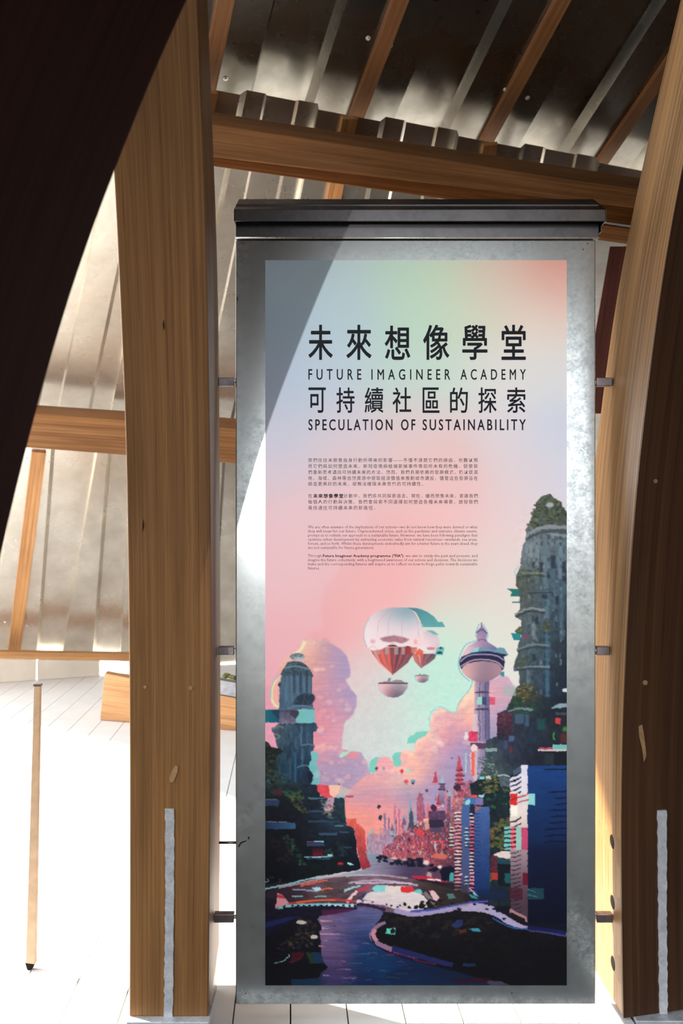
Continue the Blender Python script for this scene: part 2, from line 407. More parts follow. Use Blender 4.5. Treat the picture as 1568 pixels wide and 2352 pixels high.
    # lower cloud bank
    bank = [(700, 1900), (840, 1780), (864, 1774), (864, 1747), (875, 1738), (890, 1738), (900, 1747), (907, 1760), (919, 1757), (919, 1730), (929, 1719), (941, 1726), (950, 1726), (953, 1706), (961, 1695), (981, 1684), (988, 1676),
            (987, 1651), (999, 1630), (1013, 1625), (1027, 1629), (1038, 1636), (1048, 1632), (1053, 1612), (1064, 1598), (1078, 1588), (1086, 1570), (1100, 1545), (1135, 1560), (1150, 1550), (1166, 1554), (1180, 1576), (1192, 1605),
            (1200, 1650), (1200, 1960), (840, 1965), (800, 1950)]
    poly(bank, blur=1, sigma=22, lines=0.07, samples=[
        (875, 1755, (238, 165, 175)), (890, 1770, (236, 150, 160)), (860, 1790, (236, 160, 150)), (930, 1740, (238, 150, 150)), (945, 1745, (246, 205, 175)), (965, 1715, (246, 208, 180)), (985, 1705, (240, 165, 155)),
        (1005, 1645, (244, 190, 185)), (1005, 1665, (240, 165, 160)), (990, 1660, (248, 205, 175)), (1030, 1660, (195, 150, 170)), (1050, 1650, (238, 165, 160)), (1070, 1620, (250, 210, 175)), (1080, 1650, (242, 165, 150)),
        (1030, 1690, (228, 140, 150)), (1060, 1700, (168, 145, 180)), (1080, 1730, (158, 140, 178)), (1010, 1720, (200, 148, 168)), (1040, 1740, (160, 142, 178)), (975, 1745, (238, 160, 150)), (960, 1770, (240, 165, 150)),
        (920, 1775, (244, 195, 165)), (900, 1790, (240, 185, 165)), (1000, 1760, (165, 145, 175)), (870, 1820, (168, 145, 175)), (920, 1815, (165, 148, 172)), (940, 1835, (168, 145, 172)), (880, 1840, (230, 140, 150)),
        (870, 1865, (238, 150, 140)), (1000, 1800, (165, 142, 172)), (900, 1880, (238, 155, 145)), (930, 1870, (215, 150, 155)), (870, 1920, (240, 150, 140)), (840, 1900, (242, 150, 138)), (960, 1900, (200, 130, 150)),
        (1160, 1570, (200, 165, 185)), (1150, 1600, (236, 160, 160)), (1170, 1600, (175, 155, 185)), (1150, 1640, (175, 150, 180)), (1180, 1640, (165, 160, 185)), (1130, 1700, (150, 145, 170))])
    for (x, y, r) in [(1002, 1636, 7), (1016, 1633, 7), (993, 1650, 7), (1070, 1604, 9), (1062, 1622, 8), (960, 1702, 8), (972, 1694, 8), (985, 1690, 8), (931, 1727, 7), (943, 1733, 7), (1003, 1700, 12), (1012, 1708, 9)]:
        ell(x, y, r, r * 0.75, (250, 214, 190), alpha=0.55, blur=2)
    pr = np.random.RandomState(11)
    def puffs(region, n, r0, r1):
        p = np.array(region, float); k = 0
        while k < n:
            x = pr.uniform(p[:, 0].min(), p[:, 0].max()); y = pr.uniform(p[:, 1].min(), p[:, 1].max())
            if not inside(region, x, y): k += 0.2; continue
            k += 1; r = pr.uniform(r0, r1)
            ell(x + r * 0.35, y + r * 0.45, r, r * 0.75, (165, 138, 172), alpha=0.22, blur=2)
            ell(x, y, r * 0.8, r * 0.6, [(246, 178, 168), (250, 204, 184), (240, 160, 165)][pr.randint(3)], alpha=0.33, blur=1)
    puffs([(864, 1760), (890, 1742), (905, 1765), (929, 1724), (950, 1730), (962, 1700), (988, 1684), (1000, 1634), (1028, 1634), (1050, 1640), (1070, 1604), (1088, 1600), (1086, 1660), (1040, 1690), (1000, 1730), (960, 1760), (900, 1790), (860, 1800)], 75, 4, 11)
    puffs([(690, 1500), (712, 1470), (760, 1482), (770, 1530), (740, 1560), (700, 1560)], 14, 4, 8)
    puffs([(715, 1715), (785, 1722), (840, 1750), (850, 1790), (740, 1800)], 26, 4, 10)
    puffs([(730, 1560), (790, 1575), (810, 1610), (790, 1650), (735, 1700)], 20, 5, 12)
    # teal glitch shadows of the clouds
    T = (118, 196, 180)
    poly([(933, 1707), (938, 1693), (950, 1685), (958, 1680), (984, 1679), (975, 1690), (961, 1696), (953, 1707)], T, 0.95)
    poly([(903, 1752), (902, 1735), (907, 1728), (921, 1728), (919, 1742), (921, 1756), (914, 1762), (907, 1760)], T, 0.95)
    poly([(846, 1774), (849, 1752), (855, 1742), (864, 1738), (873, 1738), (865, 1748), (864, 1765), (866, 1770), (860, 1773)], T, 0.95)
    stroke([(987, 1668), (985, 1650), (995, 1630), (1013, 1623), (1030, 1634), (1045, 1636), (1052, 1618)], 2.2, 2.2, (120, 205, 195), 0.8)
    stroke([(1052, 1618), (1066, 1597), (1078, 1583), (1084, 1562), (1076, 1552), (1060, 1535)], 2, 2, (80, 175, 180), 0.7)
    poly([(779, 1738), (785, 1727), (800, 1725), (812, 1720), (806, 1727), (792, 1736), (783, 1742)], (170, 220, 190), 0.9)
    poly([(793, 1740), (806, 1727), (817, 1724), (825, 1742)], (232, 135, 145), 0.85, blur=1)
    # left tower
    ell(683, 1508, 17, 8.5, (118, 138, 145), tex=0.35, texs=(3, 3)); ell(686, 1513, 13, 4, (190, 196, 196), alpha=0.8, blur=1)
    poly([(644, 1550), (648, 1540), (655, 1530), (660, 1521), (672, 1518), (690, 1519), (703, 1527), (712, 1537), (720, 1552), (716, 1557), (712, 1552), (650, 1552)], (62, 82, 96), tex=0.25, texs=(4, 3))
    stroke([(654, 1534), (680, 1530), (711, 1537)], 4, 4, (104, 128, 140))
    poly([(646, 1552), (714, 1552), (717, 1560), (716, 1592), (722, 1598), (723, 1604), (717, 1612), (719, 1629), (641, 1629), (642, 1580)], (70, 98, 120), tex=0.12, texs=(3, 30))
    for x in (656, 668, 681, 696, 708):
        box(x, 1553, x + 5, 1612, (98, 125, 145), alpha=0.55, blur=1)
    for x in (673, 688, 702):
        box(x, 1540, x + 5, 1590, (38, 52, 72), alpha=0.7, blur=1)
    poly([(672, 1616), (682, 1598), (700, 1592), (720, 1594), (724, 1603), (716, 1618), (690, 1622)], (36, 48, 66), 0.9, tex=0.3, texs=(4, 3), blur=1)
    stroke([(660, 1628), (680, 1621), (705, 1622), (722, 1629)], 4, 4, (92, 118, 140))
    poly([(637, 1573), (643, 1565), (646, 1572), (643, 1578)], (50, 64, 78))
    poly([(625, 1672), (630, 1668), (642, 1661), (724, 1660), (730, 1669), (727, 1678), (719, 1681), (719, 1709), (723, 1714), (720, 1724), (714, 1727), (716, 1745), (708, 1760), (718, 1776), (720, 1790), (714, 1800), (735, 1806), (735, 1900), (609, 1910), (609, 1760), (640, 1730), (634, 1700), (630, 1684), (626, 1680)],
         tex=0.22, texs=(4, 16), sigma=22, samples=[(640, 1680, (78, 92, 100)), (670, 1680, (52, 80, 102)), (700, 1670, (38, 62, 82)), (700, 1700, (48, 75, 98)), (660, 1720, (42, 64, 84)), (690, 1750, (30, 56, 80)), (660, 1770, (30, 62, 84)), (700, 1790, (26, 38, 58)), (640, 1740, (34, 58, 70)), (660, 1840, (22, 34, 46))])
    for (x, y0, y1, c) in [(690, 1668, 1712, (92, 124, 148)), (704, 1680, 1708, (70, 96, 120)), (678, 1690, 1720, (66, 98, 122)), (676, 1728, 1800, (52, 104, 138)), (692, 1718, 1756, (74, 108, 134)), (664, 1740, 1790, (56, 88, 110))]:
        box(x, y0, x + 4, y1, c, alpha=0.8, blur=1)
    stroke([(693, 1712), (708, 1708), (722, 1714)], 4, 4, (84, 108, 126)); stroke([(682, 1762), (700, 1757), (716, 1764)], 4, 3, (70, 108, 132))
    stroke([(626, 1673), (640, 1668), (652, 1672)], 5, 4, (110, 120, 124), 0.8); stroke([(629, 1685), (642, 1690), (632, 1700)], 4, 3, (140, 142, 142), 0.6)
    poly([(706, 1776), (712, 1768), (719, 1772), (720, 1784), (714, 1796), (707, 1790)], (16, 26, 48))
    # glitch band across the tower
    box(609, 1629.5, 642, 1659.5, hgrad=((24, 104, 122), (16, 78, 98))); poly([(622, 1632), (642, 1629), (642, 1655), (634, 1645)], (18, 56, 72), 0.8)
    box(641, 1629.5, 687, 1660, grad=((66, 68, 90), (120, 112, 138)), tex=0.15, texs=(5, 8)); poly([(670, 1630), (687, 1634), (684, 1644), (680, 1650), (665, 1640)], (52, 50, 66), 0.8)
    poly([(684, 1629.5), (724, 1629.5), (725, 1636), (720, 1642), (724, 1652), (723, 1660), (681, 1660), (680, 1650), (687, 1640)], (116, 186, 186))
    poly([(716, 1727), (729, 1727), (731, 1735), (726, 1748), (729, 1760), (736, 1772), (733, 1790), (733, 1801), (716, 1801), (719, 1780), (708, 1760), (714, 1745)], (112, 186, 184), 0.95); ell(728, 1778, 7, 9, (170, 180, 196), alpha=0.8, blur=1)
    # left dark hillside city
    hill = [(609, 1703), (616, 1706), (624, 1716), (640, 1718), (652, 1726), (640, 1732), (634, 1745), (640, 1770), (650, 1795), (690, 1799), (726, 1802), (730, 1820), (735, 1829), (747, 1828), (752, 1835), (744, 1850), (746, 1868), (764, 1860), (768, 1832), (778, 1828), (791, 1831), (793, 1875), (797, 1895), (812, 1901), (817, 1925),
            (820, 1960), (828, 1985), (829, 1994), (822, 1999), (790, 2002), (770, 2006), (725, 2013), (680, 2024), (640, 2036), (609, 2042)]
    poly(hill, tex=0.28, texs=(9, 7), sigma=26, samples=[(625, 1730, (20, 24, 24)), (630, 1790, (32, 52, 52)), (665, 1790, (36, 52, 60)), (720, 1820, (22, 36, 50)), (620, 1850, (12, 16, 28)), (660, 1860, (14, 18, 26)), (700, 1850, (18, 26, 40)),
         (770, 1850, (36, 52, 64)), (785, 1870, (40, 62, 74)), (740, 1890, (20, 30, 44)), (800, 1940, (14, 22, 36)), (640, 1920, (13, 14, 22)), (680, 1960, (12, 16, 24)), (760, 1960, (14, 22, 30)), (820, 1985, (10, 14, 26)), (630, 2010, (6, 9, 20)), (720, 2000, (10, 20, 24))])
    scatter([(609, 1704), (625, 1716), (650, 1726), (636, 1735), (638, 1800), (609, 1800)], 60, 2, 6, [(48, 48, 30), (16, 18, 20), (20, 36, 34), (66, 58, 34), (24, 62, 56)], 0.8)
    scatter([(615, 1770), (655, 1775), (670, 1800), (612, 1800)], 40, 2, 5, [(44, 92, 84), (40, 70, 72), (60, 88, 84)], 0.6)
    scatter([(645, 1815), (690, 1818), (705, 1835), (660, 1832)], 45, 2, 5, [(70, 84, 50), (36, 96, 66), (52, 66, 40)], 0.75)
    scatter([(665, 1825), (690, 1838), (708, 1865), (695, 1870), (670, 1842)], 45, 2, 4, [(100, 98, 56), (78, 74, 42), (60, 66, 44)], 0.7)
    scatter([(738, 1835), (752, 1832), (768, 1850), (765, 1880), (745, 1878), (738, 1860)], 50, 2, 4.5, [(120, 130, 128), (80, 96, 100), (98, 104, 98)], 0.65)
    scatter([(650, 1915), (668, 1918), (690, 1960), (702, 1985), (690, 1990), (665, 1960), (655, 1945)], 90, 2, 4.5, [(44, 84, 66), (30, 62, 50), (22, 44, 40), (60, 78, 58)], 0.75)
    scatter([(620, 1920), (655, 1925), (680, 1980), (640, 1985)], 60, 3, 6, [(32, 26, 28), (44, 30, 28), (18, 20, 26)], 0.7)
    scatter([(738, 1945), (760, 1950), (768, 1970), (748, 1972)], 40, 2, 4, [(50, 82, 72), (30, 56, 52)], 0.7)
    scatter([(770, 1930), (790, 1935), (800, 1965), (780, 1965)], 30, 2, 5, [(44, 66, 66), (26, 40, 46)], 0.6)
    box(628, 1812, 648, 1826, (92, 26, 40), alpha=0.7, blur=1); ell(628, 1818, 6, 6, (30, 60, 58), alpha=0.6, blur=1)
    for (x0, x1, y, c, hgt) in [(609, 639, 1836, (120, 140, 165), 1.6), (609, 660, 1887.5, (126, 132, 158), 1.6), (658, 678, 1894, (150, 205, 215), 1.8), (708, 745, 1833, (70, 104, 116), 4), (709, 748, 1863, (48, 74, 104), 5), (708, 780, 1886, (42, 66, 92), 4),
                                 (768, 790, 1897, (88, 128, 140), 3), (732, 775, 1915, (54, 76, 104), 6), (778, 800, 1911, (70, 76, 96), 3), (788, 808, 1946, (42, 70, 92), 3), (704, 730, 1933, (150, 90, 110), 1.8), (722, 744, 1932.5, (170, 230, 232), 2.2)]:
        box(x0, y - hgt / 2, x1, y + hgt / 2, c, alpha=0.95)
    box(609, 1838, 640, 1851, (40, 56, 84)); box(609, 1889, 678, 1904, hgrad=((30, 50, 80), (52, 92, 124))); box(704, 1935, 745, 1943, (48, 60, 92))
    box(718, 1948, 742, 1966, grad=((40, 18, 34), (150, 20, 36)), alpha=0.85, blur=1)
    stroke([(700, 1968), (735, 1968), (758, 1966), (762, 1964), (752, 1963)], 1.5, 3, (190, 226, 232)); box(704, 1969, 758, 1974, (44, 74, 104), alpha=0.8)
    ell(781, 1983, 7, 3, (200, 44, 44), blur=1); poly([(797, 1980), (806, 1981), (813, 1985), (804, 1987), (798, 1984)], (170, 226, 220))
    stroke([(609, 2027), (616, 2022), (612, 2018)], 2, 1.5, (110, 160, 165)); stroke([(640, 2027), (644, 2022), (641, 2018)], 2, 1.5, (130, 50, 50)); box(620, 2015, 631, 2016.4, (120, 160, 160))
    # red glitch pieces
    poly([(728, 1803), (757, 1803), (755, 1812), (758, 1825), (765, 1831), (745, 1832), (735, 1824), (728, 1815)], (224, 74, 82), tex=0.06)
    poly([(755, 1803), (784, 1803), (781, 1818), (768, 1831), (757, 1824)], (243, 188, 165)); poly([(780, 1805), (803, 1811), (806, 1817), (790, 1830), (776, 1829)], (196, 178, 172), 0.9); box(793, 1827, 812, 1831, (170, 70, 90))
    poly([(774, 1827), (792, 1827), (792, 1832), (772, 1832)], (150, 190, 190), 0.9)
    poly([(796, 1880.5), (818, 1880.5), (819, 1891), (829, 1896), (837, 1907), (839, 1930), (842, 1960), (850, 1978), (853, 1990), (846, 1997), (832, 1999), (829, 1990), (822, 1962), (818, 1925), (813, 1902), (797, 1894)], grad=((226, 98, 84), (142, 42, 56)), tex=0.1, texs=(5, 10))
    # water towards the horizon
    poly([(838, 1955), (866, 1960), (960, 1978), (1060, 2010), (1060, 2060), (760, 2012), (830, 1998), (852, 1990)], sigma=26, lines=0.14, samples=[(850, 1965), (870, 1985), (900, 2005), (980, 2000), (800, 2012)] and [(848, 1962, (136, 168, 180)), (862, 1980, (142, 132, 156)), (890, 1995, (96, 84, 112)), (940, 2000, (66, 54, 84)), (860, 2008, (166, 140, 158)), (800, 2010, (150, 170, 176)), (1000, 2010, (96, 60, 80))])
    # far towers and the crowded red town
    for (x, y, w, c) in [(881.5, 1867, 5, (138, 112, 146)), (891, 1878, 4, (130, 106, 142)), (904, 1847, 5, (200, 116, 140)), (914, 1857, 5, (196, 112, 136)), (854, 1900, 4, (150, 175, 165)), (846, 1908, 6, (165, 180, 168)), (873, 1900, 3, (170, 140, 150)), (925, 1872, 9, (160, 140, 165))]:
        box(x, y, x + w, 1960, c, blur=0, tex=0.08)
    poly([(842, 1920), (856, 1912), (876, 1918), (880, 1900), (897, 1905), (905, 1918), (910, 1960), (842, 1958)], grad=((176, 130, 150), (160, 140, 165)), tex=0.15, texs=(3, 6), alpha=0.85)
    town = [(876, 1955), (884, 1942), (902, 1935), (906, 1922), (920, 1915), (932, 1905), (945, 1895), (960, 1890), (985, 1888), (1000, 1880), (1020, 1872), (1036, 1860), (1046, 1830), (1066, 1800), (1080, 1790), (1090, 1800), (1090, 2000), (1040, 2010), (990, 1990), (930, 1972), (880, 1968)]
    TS = [(885, 1950, (150, 70, 90)), (915, 1930, (150, 100, 125)), (915, 1945, (170, 66, 78)), (945, 1900, (110, 80, 104)), (965, 1895, (170, 78, 100)), (965, 1920, (195, 62, 68)), (990, 1890, (96, 66, 92)), (1005, 1905, (58, 44, 66)), (1020, 1930, (130, 66, 76)), (1000, 1960, (150, 56, 70)), (1040, 1870, (150, 96, 106)), (1060, 1820, (170, 74, 84)), (1075, 1800, (140, 96, 120)), (950, 1965, (165, 80, 92)), (1030, 1985, (70, 32, 52))]
    tr = np.random.RandomState(21)
    for k in range(64):
        x = tr.uniform(900, 1046); yt = 1915 - (x - 900) * 0.62 + tr.uniform(-28, 30); w_ = tr.uniform(1.6, 4.5)
        c = [(168, 120, 150), (150, 128, 160), (200, 120, 136), (120, 84, 112), (176, 70, 92), (140, 160, 176), (210, 150, 158), (90, 62, 90)][tr.randint(8)]
        box(x - w_, yt + 10, x + w_, 1960, c, alpha=0.8, tex=0.25, texs=(2, 4)); poly([(x - w_ - 0.8, yt + 11), (x, yt - tr.uniform(4, 16)), (x + w_ + 0.8, yt + 11)], [(190, 66, 84), (110, 80, 110), (150, 170, 184), (206, 120, 130)][tr.randint(4)], 0.9)
        if tr.rand() < 0.5: box(x - w_ - 1.2, yt + 22, x + w_ + 1.2, yt + 24.5, (236, 196, 186) if tr.rand() < 0.4 else (92, 52, 76), alpha=0.8)
    poly(town, sigma=24, tex=0.3, texs=(3, 5), samples=TS, alpha=0.9)
    for _ in range(420):
        x = arng.uniform(880, 1045); y = arng.uniform(1880, 1972)
        if not inside(town, x, y):
            continue
        c = [(226, 84, 70), (238, 150, 130), (70, 52, 78), (150, 190, 190), (120, 60, 84), (232, 196, 186), (180, 60, 76), (46, 34, 60), (206, 100, 112)][arng.randint(9)]
        w_, h_ = arng.uniform(1.2, 4), arng.uniform(2, 9)
        if arng.rand() < 0.3:
            poly([(x - w_, y), (x, y - h_ * 1.3), (x + w_, y)], c, 0.75)
        else:
            box(x, y - h_ / 2, x + w_, y + h_ / 2, c, alpha=0.7)
    for (x, yt, yb, w, c) in [(942, 1826, 1880, 5, (120, 160, 172)), (944, 1850, 1900, 7, (60, 76, 92)), (964, 1815, 1870, 8, (172, 96, 118)), (999.5, 1770, 1798, 6, (186, 58, 76)), (1008, 1820, 1848, 6, (180, 40, 58)), (1015, 1778, 1802, 6, (152, 172, 186)), (983, 1840, 1880, 5, (226, 104, 112)), (1054, 1732, 1768, 7, (186, 74, 92)), (1042, 1800, 1850, 6, (190, 110, 110))]:
        poly([(x, yt), (x + w * 0.5, (yt * 0.55 + yb * 0.45)), (x + w, yb), (x - w, yb), (x - w * 0.5, (yt * 0.55 + yb * 0.45))], c)
    box(1009, 1801, 1021, 1812, (104, 76, 104)); box(1006, 1799, 1023, 1801.5, (80, 60, 88)); box(1006, 1812, 1023, 1815, (78, 54, 84)); box(1008, 1815, 1021, 1845, grad=((150, 140, 172), (120, 90, 120)))
    box(990, 1812, 1000, 1850, (164, 146, 180)); ell(996, 1855, 7, 8, (70, 32, 60)); box(984, 1862, 1022, 1882, (84, 56, 84), tex=0.2); box(986, 1882, 1019, 1900, (46, 36, 60)); box(990, 1900, 1012, 1912, (80, 66, 86))
    box(960, 1822, 970, 1832, (150, 88, 112)); box(957, 1832, 973, 1885, grad=((168, 100, 124), (170, 80, 104)), tex=0.15)
    for (y, w) in [(1768, 8), (1780, 11), (1790, 9), (1800, 12), (1815, 9), (1830, 12)]:
        ell(1055, y, w, 5, (176, 70, 86), tex=0.3, texs=(2, 2)); box(1055 - w, y - 0.5, 1055 + w, y + 2, (104, 46, 66))
    box(1046, 1830, 1066, 1900, (170, 110, 116), tex=0.35, texs=(3, 4)); ell(1050, 1808, 9, 7, (58, 38, 60))
    box(972, 1880, 984, 1885, (232, 170, 150)); box(976, 1885, 985, 1905, (206, 150, 130)); box(958, 1905, 972, 1920, (224, 62, 62)); ell(1010, 1966, 18, 6, (206, 104, 86)); box(992, 1930, 1018, 1933, (226, 76, 70)); box(1014, 1930, 1017, 1952, (224, 80, 74)); box(997, 1932, 1000, 1952, (176, 200, 204))
    # shore trees and boats
    for (x, y, rx, ry) in [(878, 1972, 11, 8), (905, 1980, 9, 6), (916, 1980, 8, 6), (937, 1980, 11, 8), (960, 1980, 16, 9), (995, 1992, 9, 8), (1025, 2000, 18, 10)]:
        scatter([(x - rx, y - ry * 0.3), (x - rx * 0.4, y - ry), (x + rx * 0.5, y - ry), (x + rx, y), (x + rx * 0.9, y + ry), (x - rx * 0.9, y + ry)], 16, ry * 0.35, ry * 0.75, [(20, 20, 44), (26, 24, 40), (14, 16, 36)], 0.95)
    for (x, y, rx, ry, c) in [(905, 1971, 8, 3, (240, 170, 160)), (928, 1974, 6, 3, (230, 160, 150)), (978, 1981, 7, 6, (236, 200, 194)), (1010, 1991, 6, 4, (240, 220, 214)), (985, 2010, 6, 8, (190, 150, 150)), (900, 1977, 4, 2, (190, 170, 180))]:
        ell(x, y, rx, ry, c, blur=1)
    box(1012, 1992, 1045, 2022, (12, 16, 36)); poly([(945, 2010), (985, 2013), (1045, 2030), (1045, 2034), (1000, 2026), (945, 2016)], (190, 36, 60)); poly([(982, 2017), (1010, 2020), (1012, 2024), (982, 2021)], (240, 210, 206))
    poly([(1033, 2004), (1043, 2004), (1041, 2023), (1031, 2023)], (70, 160, 156))
    poly([(609, 2030), (700, 2020), (900, 2012), (1060, 2030), (1301, 2060), (1301, 2264), (609, 2264)], grad=((34, 28, 42), (8, 8, 18)))
    # white plaza and ring roads
    poly([(609, 2042), (640, 2036), (700, 2020), (780, 2012), (860, 2009), (930, 2014), (1000, 2030), (1065, 2050), (1065, 2090), (960, 2100), (840, 2090), (760, 2075), (660, 2075), (609, 2060)], sigma=30, tex=0.16, texs=(14, 4), samples=[(640, 2050, (40, 30, 44)), (720, 2030, (104, 78, 84)), (780, 2030, (106, 84, 88)), (780, 2060, (64, 50, 58)), (860, 2025, (130, 100, 116)), (920, 2025, (96, 74, 84)), (1000, 2050, (58, 44, 44)), (1040, 2060, (48, 40, 36)), (680, 2066, (60, 34, 44))])
    stroke([(608, 2041), (660, 2031), (700, 2020), (760, 2012), (830, 2009), (885, 2009)], 4, 2, (150, 200, 206)); stroke([(640, 2039), (700, 2026), (760, 2014), (840, 2010), (900, 2012), (935, 2018)], 4, 3, (206, 170, 176), 0.8)
    stroke([(690, 2034), (720, 2027), (752, 2021)], 6, 3, (226, 96, 76)); stroke([(672, 2042), (720, 2046), (738, 2042)], 3, 4, (150, 160, 190)); poly([(714, 2038), (735, 2037), (738, 2043), (724, 2046)], (190, 222, 226)); stroke([(738, 2045), (752, 2039), (765, 2041)], 4, 4, (232, 104, 74))
    stroke([(800, 2028), (850, 2022), (900, 2024), (930, 2028), (960, 2033)], 4, 5, (186, 160, 184)); stroke([(815, 2029), (880, 2027), (945, 2029)], 3, 3, (214, 190, 202))
    stroke([(790, 2046), (810, 2038), (828, 2034)], 6, 3, (160, 206, 206)); stroke([(797, 2075), (815, 2050), (850, 2036)], 6, 5, (208, 54, 76)); stroke([(796, 2072), (806, 2060), (820, 2046)], 7, 6, (236, 200, 204)); poly([(820, 2062), (838, 2050), (850, 2050), (834, 2066)], (62, 58, 94))
    poly([(842, 2052), (853, 2048), (960, 2048), (972, 2056), (981, 2067), (980, 2085), (965, 2092), (930, 2084), (900, 2076), (870, 2070), (832, 2066)], (226, 208, 206), tex=0.04, texs=(30, 3))
    poly([(855, 2040), (862, 2033), (945, 2035), (951, 2042), (945, 2050), (860, 2049)], (236, 214, 206)); poly([(855, 2040), (862, 2033), (886, 2033), (884, 2048), (860, 2049)], (136, 214, 208)); poly([(920, 2036), (945, 2036), (952, 2043), (944, 2050), (921, 2049)], (222, 50, 54)); poly([(950, 2043), (965, 2042), (972, 2052), (956, 2051)], (110, 196, 192))
    stroke([(975, 2050), (992, 2070), (1000, 2082)], 8, 12, (128, 112, 122)); poly([(985, 2046), (998, 2046), (1009, 2062), (999, 2074), (992, 2060)], (230, 186, 186)); poly([(1025, 2052), (1040, 2052), (1045, 2062), (1030, 2064)], (110, 200, 190))
    scatter([(980, 2060), (1040, 2068), (1060, 2082), (960, 2096), (950, 2088)], 40, 3, 6, [(18, 16, 22), (36, 28, 26), (26, 24, 28)], 0.95)
    for (x, y, r) in [(929, 2077, 3.6), (939, 2085, 5), (955, 2084, 6), (968, 2080, 7), (983, 2073, 5), (918, 2079, 2)]:
        ell(x, y, r, r, (22, 18, 24))
    stroke([(655, 2076), (700, 2070), (760, 2066), (795, 2068), (820, 2070)], 5, 5, (206, 60, 62), 0.9); stroke([(680, 2072), (720, 2068), (770, 2067)], 3, 3, (236, 110, 60), 0.9)
    for x in (682, 735): box(x - 12, 2057, x + 14, 2060, (130, 196, 200), alpha=0.9)
    poly([(637, 2050), (650, 2056), (664, 2074), (650, 2080), (630, 2086), (636, 2070)], (222, 150, 156)); poly([(637, 2054), (650, 2056), (655, 2064), (640, 2062)], (200, 50, 66)); poly([(624, 2092), (648, 2080), (652, 2084), (634, 2098)], (120, 190, 190))
    # lower water
    poly([(725, 2106), (820, 2082), (880, 2092), (876, 2105), (865, 2120), (851, 2145), (862, 2168), (900, 2190), (980, 2215), (1080, 2240), (1140, 2262), (1140, 2264), (609, 2264), (740, 2200), (735, 2150)], sigma=26, lines=0.28,
         samples=[(745, 2115, (140, 110, 146)), (780, 2120, (96, 86, 128)), (840, 2100, (92, 92, 136)), (760, 2150, (120, 92, 124)), (820, 2150, (52, 60, 112)), (770, 2190, (96, 74, 112)), (840, 2190, (22, 54, 96)), (780, 2230, (60, 48, 90)), (860, 2220, (14, 50, 88)), (840, 2255, (14, 28, 66)), (940, 2230, (20, 34, 72)), (930, 2255, (12, 48, 84)), (1050, 2255, (14, 34, 66)), (700, 2255, (16, 36, 60))])
    for _ in range(70):
        x = arng.uniform(735, 930); y = arng.uniform(2115, 2258); l = arng.uniform(8, 38)
        c = [(214, 150, 165), (48, 104, 140), (20, 38, 92), (60, 150, 165), (130, 100, 140), (16, 26, 60)][arng.randint(6)]
        if x + l < 740 + (2263 - 2115) * 1.5:
            stroke([(x, y), (x + l / 2, y - 1), (x + l, y + arng.uniform(-1, 2))], 0.6, 2.2, c, 0.5)
    for (x, y, l) in [(735, 2115, 28), (738, 2132, 20), (735, 2145, 45), (730, 2173, 16), (742, 2240, 14)]:
        stroke([(x, y), (x + l, y)], 4, 1, (226, 160, 172), 0.8, smooth=False)
    # purple reflections under the bridge, the bridge itself
    poly([(609, 2075), (640, 2088), (700, 2080), (820, 2078), (820, 2088), (790, 2094), (735, 2104), (680, 2106), (609, 2125)], (20, 18, 36), tex=0.2); poly([(738, 2090), (820, 2084), (800, 2094), (740, 2104)], (92, 30, 72), 0.8, blur=1)
    stroke([(655, 2080), (700, 2078), (750, 2077), (819, 2080)], 6, 7, (134, 200, 204)); stroke([(745, 2077), (819, 2080)], 2, 2, (234, 240, 240), smooth=False)
    for x in range(672, 818, 13): ell(x, 2079 + (x % 3), 3.2, 2.4, (20, 24, 40))
    stroke([(819, 2070), (850, 2072), (880, 2074), (905, 2082), (930, 2090), (960, 2094)], 6, 12, (226, 202, 210)); stroke([(819, 2076), (850, 2080), (885, 2090)], 6, 8, (44, 32, 64))
    for (x, y) in [(833, 2070), (855, 2071), (888, 2077), (898, 2080), (913, 2083)]: ell(x, y, 2.6, 2, (30, 24, 44))
    # left quay, trees
    poly([(609, 2118), (660, 2106), (690, 2105), (640, 2130), (609, 2150)], (34, 38, 92), 0.9, blur=1); poly([(609, 2130), (640, 2122), (680, 2108), (690, 2110), (680, 2130), (609, 2165)], (14, 16, 40), 0.9)
    wood_ = [(609, 2150), (650, 2130), (680, 2112), (700, 2105), (735, 2104), (728, 2112), (736, 2125), (738, 2135), (730, 2145), (725, 2155), (728, 2162), (733, 2180), (730, 2195), (748, 2215), (752, 2222), (735, 2236), (670, 2250), (672, 2264), (609, 2264)]
    poly(wood_, grad=((18, 16, 26), (5, 5, 14)), tex=0.3)
    scatter([(680, 2118), (700, 2108), (730, 2125), (728, 2150), (715, 2175), (690, 2175), (640, 2185), (632, 2165), (680, 2150)], 150, 2.5, 6, [(56, 48, 44), (36, 30, 32), (24, 22, 28), (76, 62, 50), (18, 18, 24)], 0.8)
    ell(692, 2118, 12, 5, (206, 196, 178)); ell(722, 2151, 8, 5, (206, 190, 180)); poly([(668, 2186), (698, 2186), (694, 2202), (668, 2212)], (58, 14, 26)); poly([(702, 2186), (716, 2188), (722, 2212), (712, 2214)], (28, 54, 34)); poly([(716, 2187), (735, 2187), (745, 2212), (722, 2212)], (24, 50, 80), 0.9)
    stroke([(629, 2212), (650, 2207), (664, 2196), (662, 2190)], 1.5, 2.5, (150, 190, 190)); stroke([(664, 2210), (690, 2200), (698, 2188)], 2, 2, (92, 20, 34)); box(668, 2248, 735, 2262, (18, 40, 64), alpha=0.9)
    poly([(609, 2212), (735, 2212), (752, 2220), (738, 2232), (730, 2246), (668, 2248), (665, 2264), (609, 2264)], (5, 5, 14))
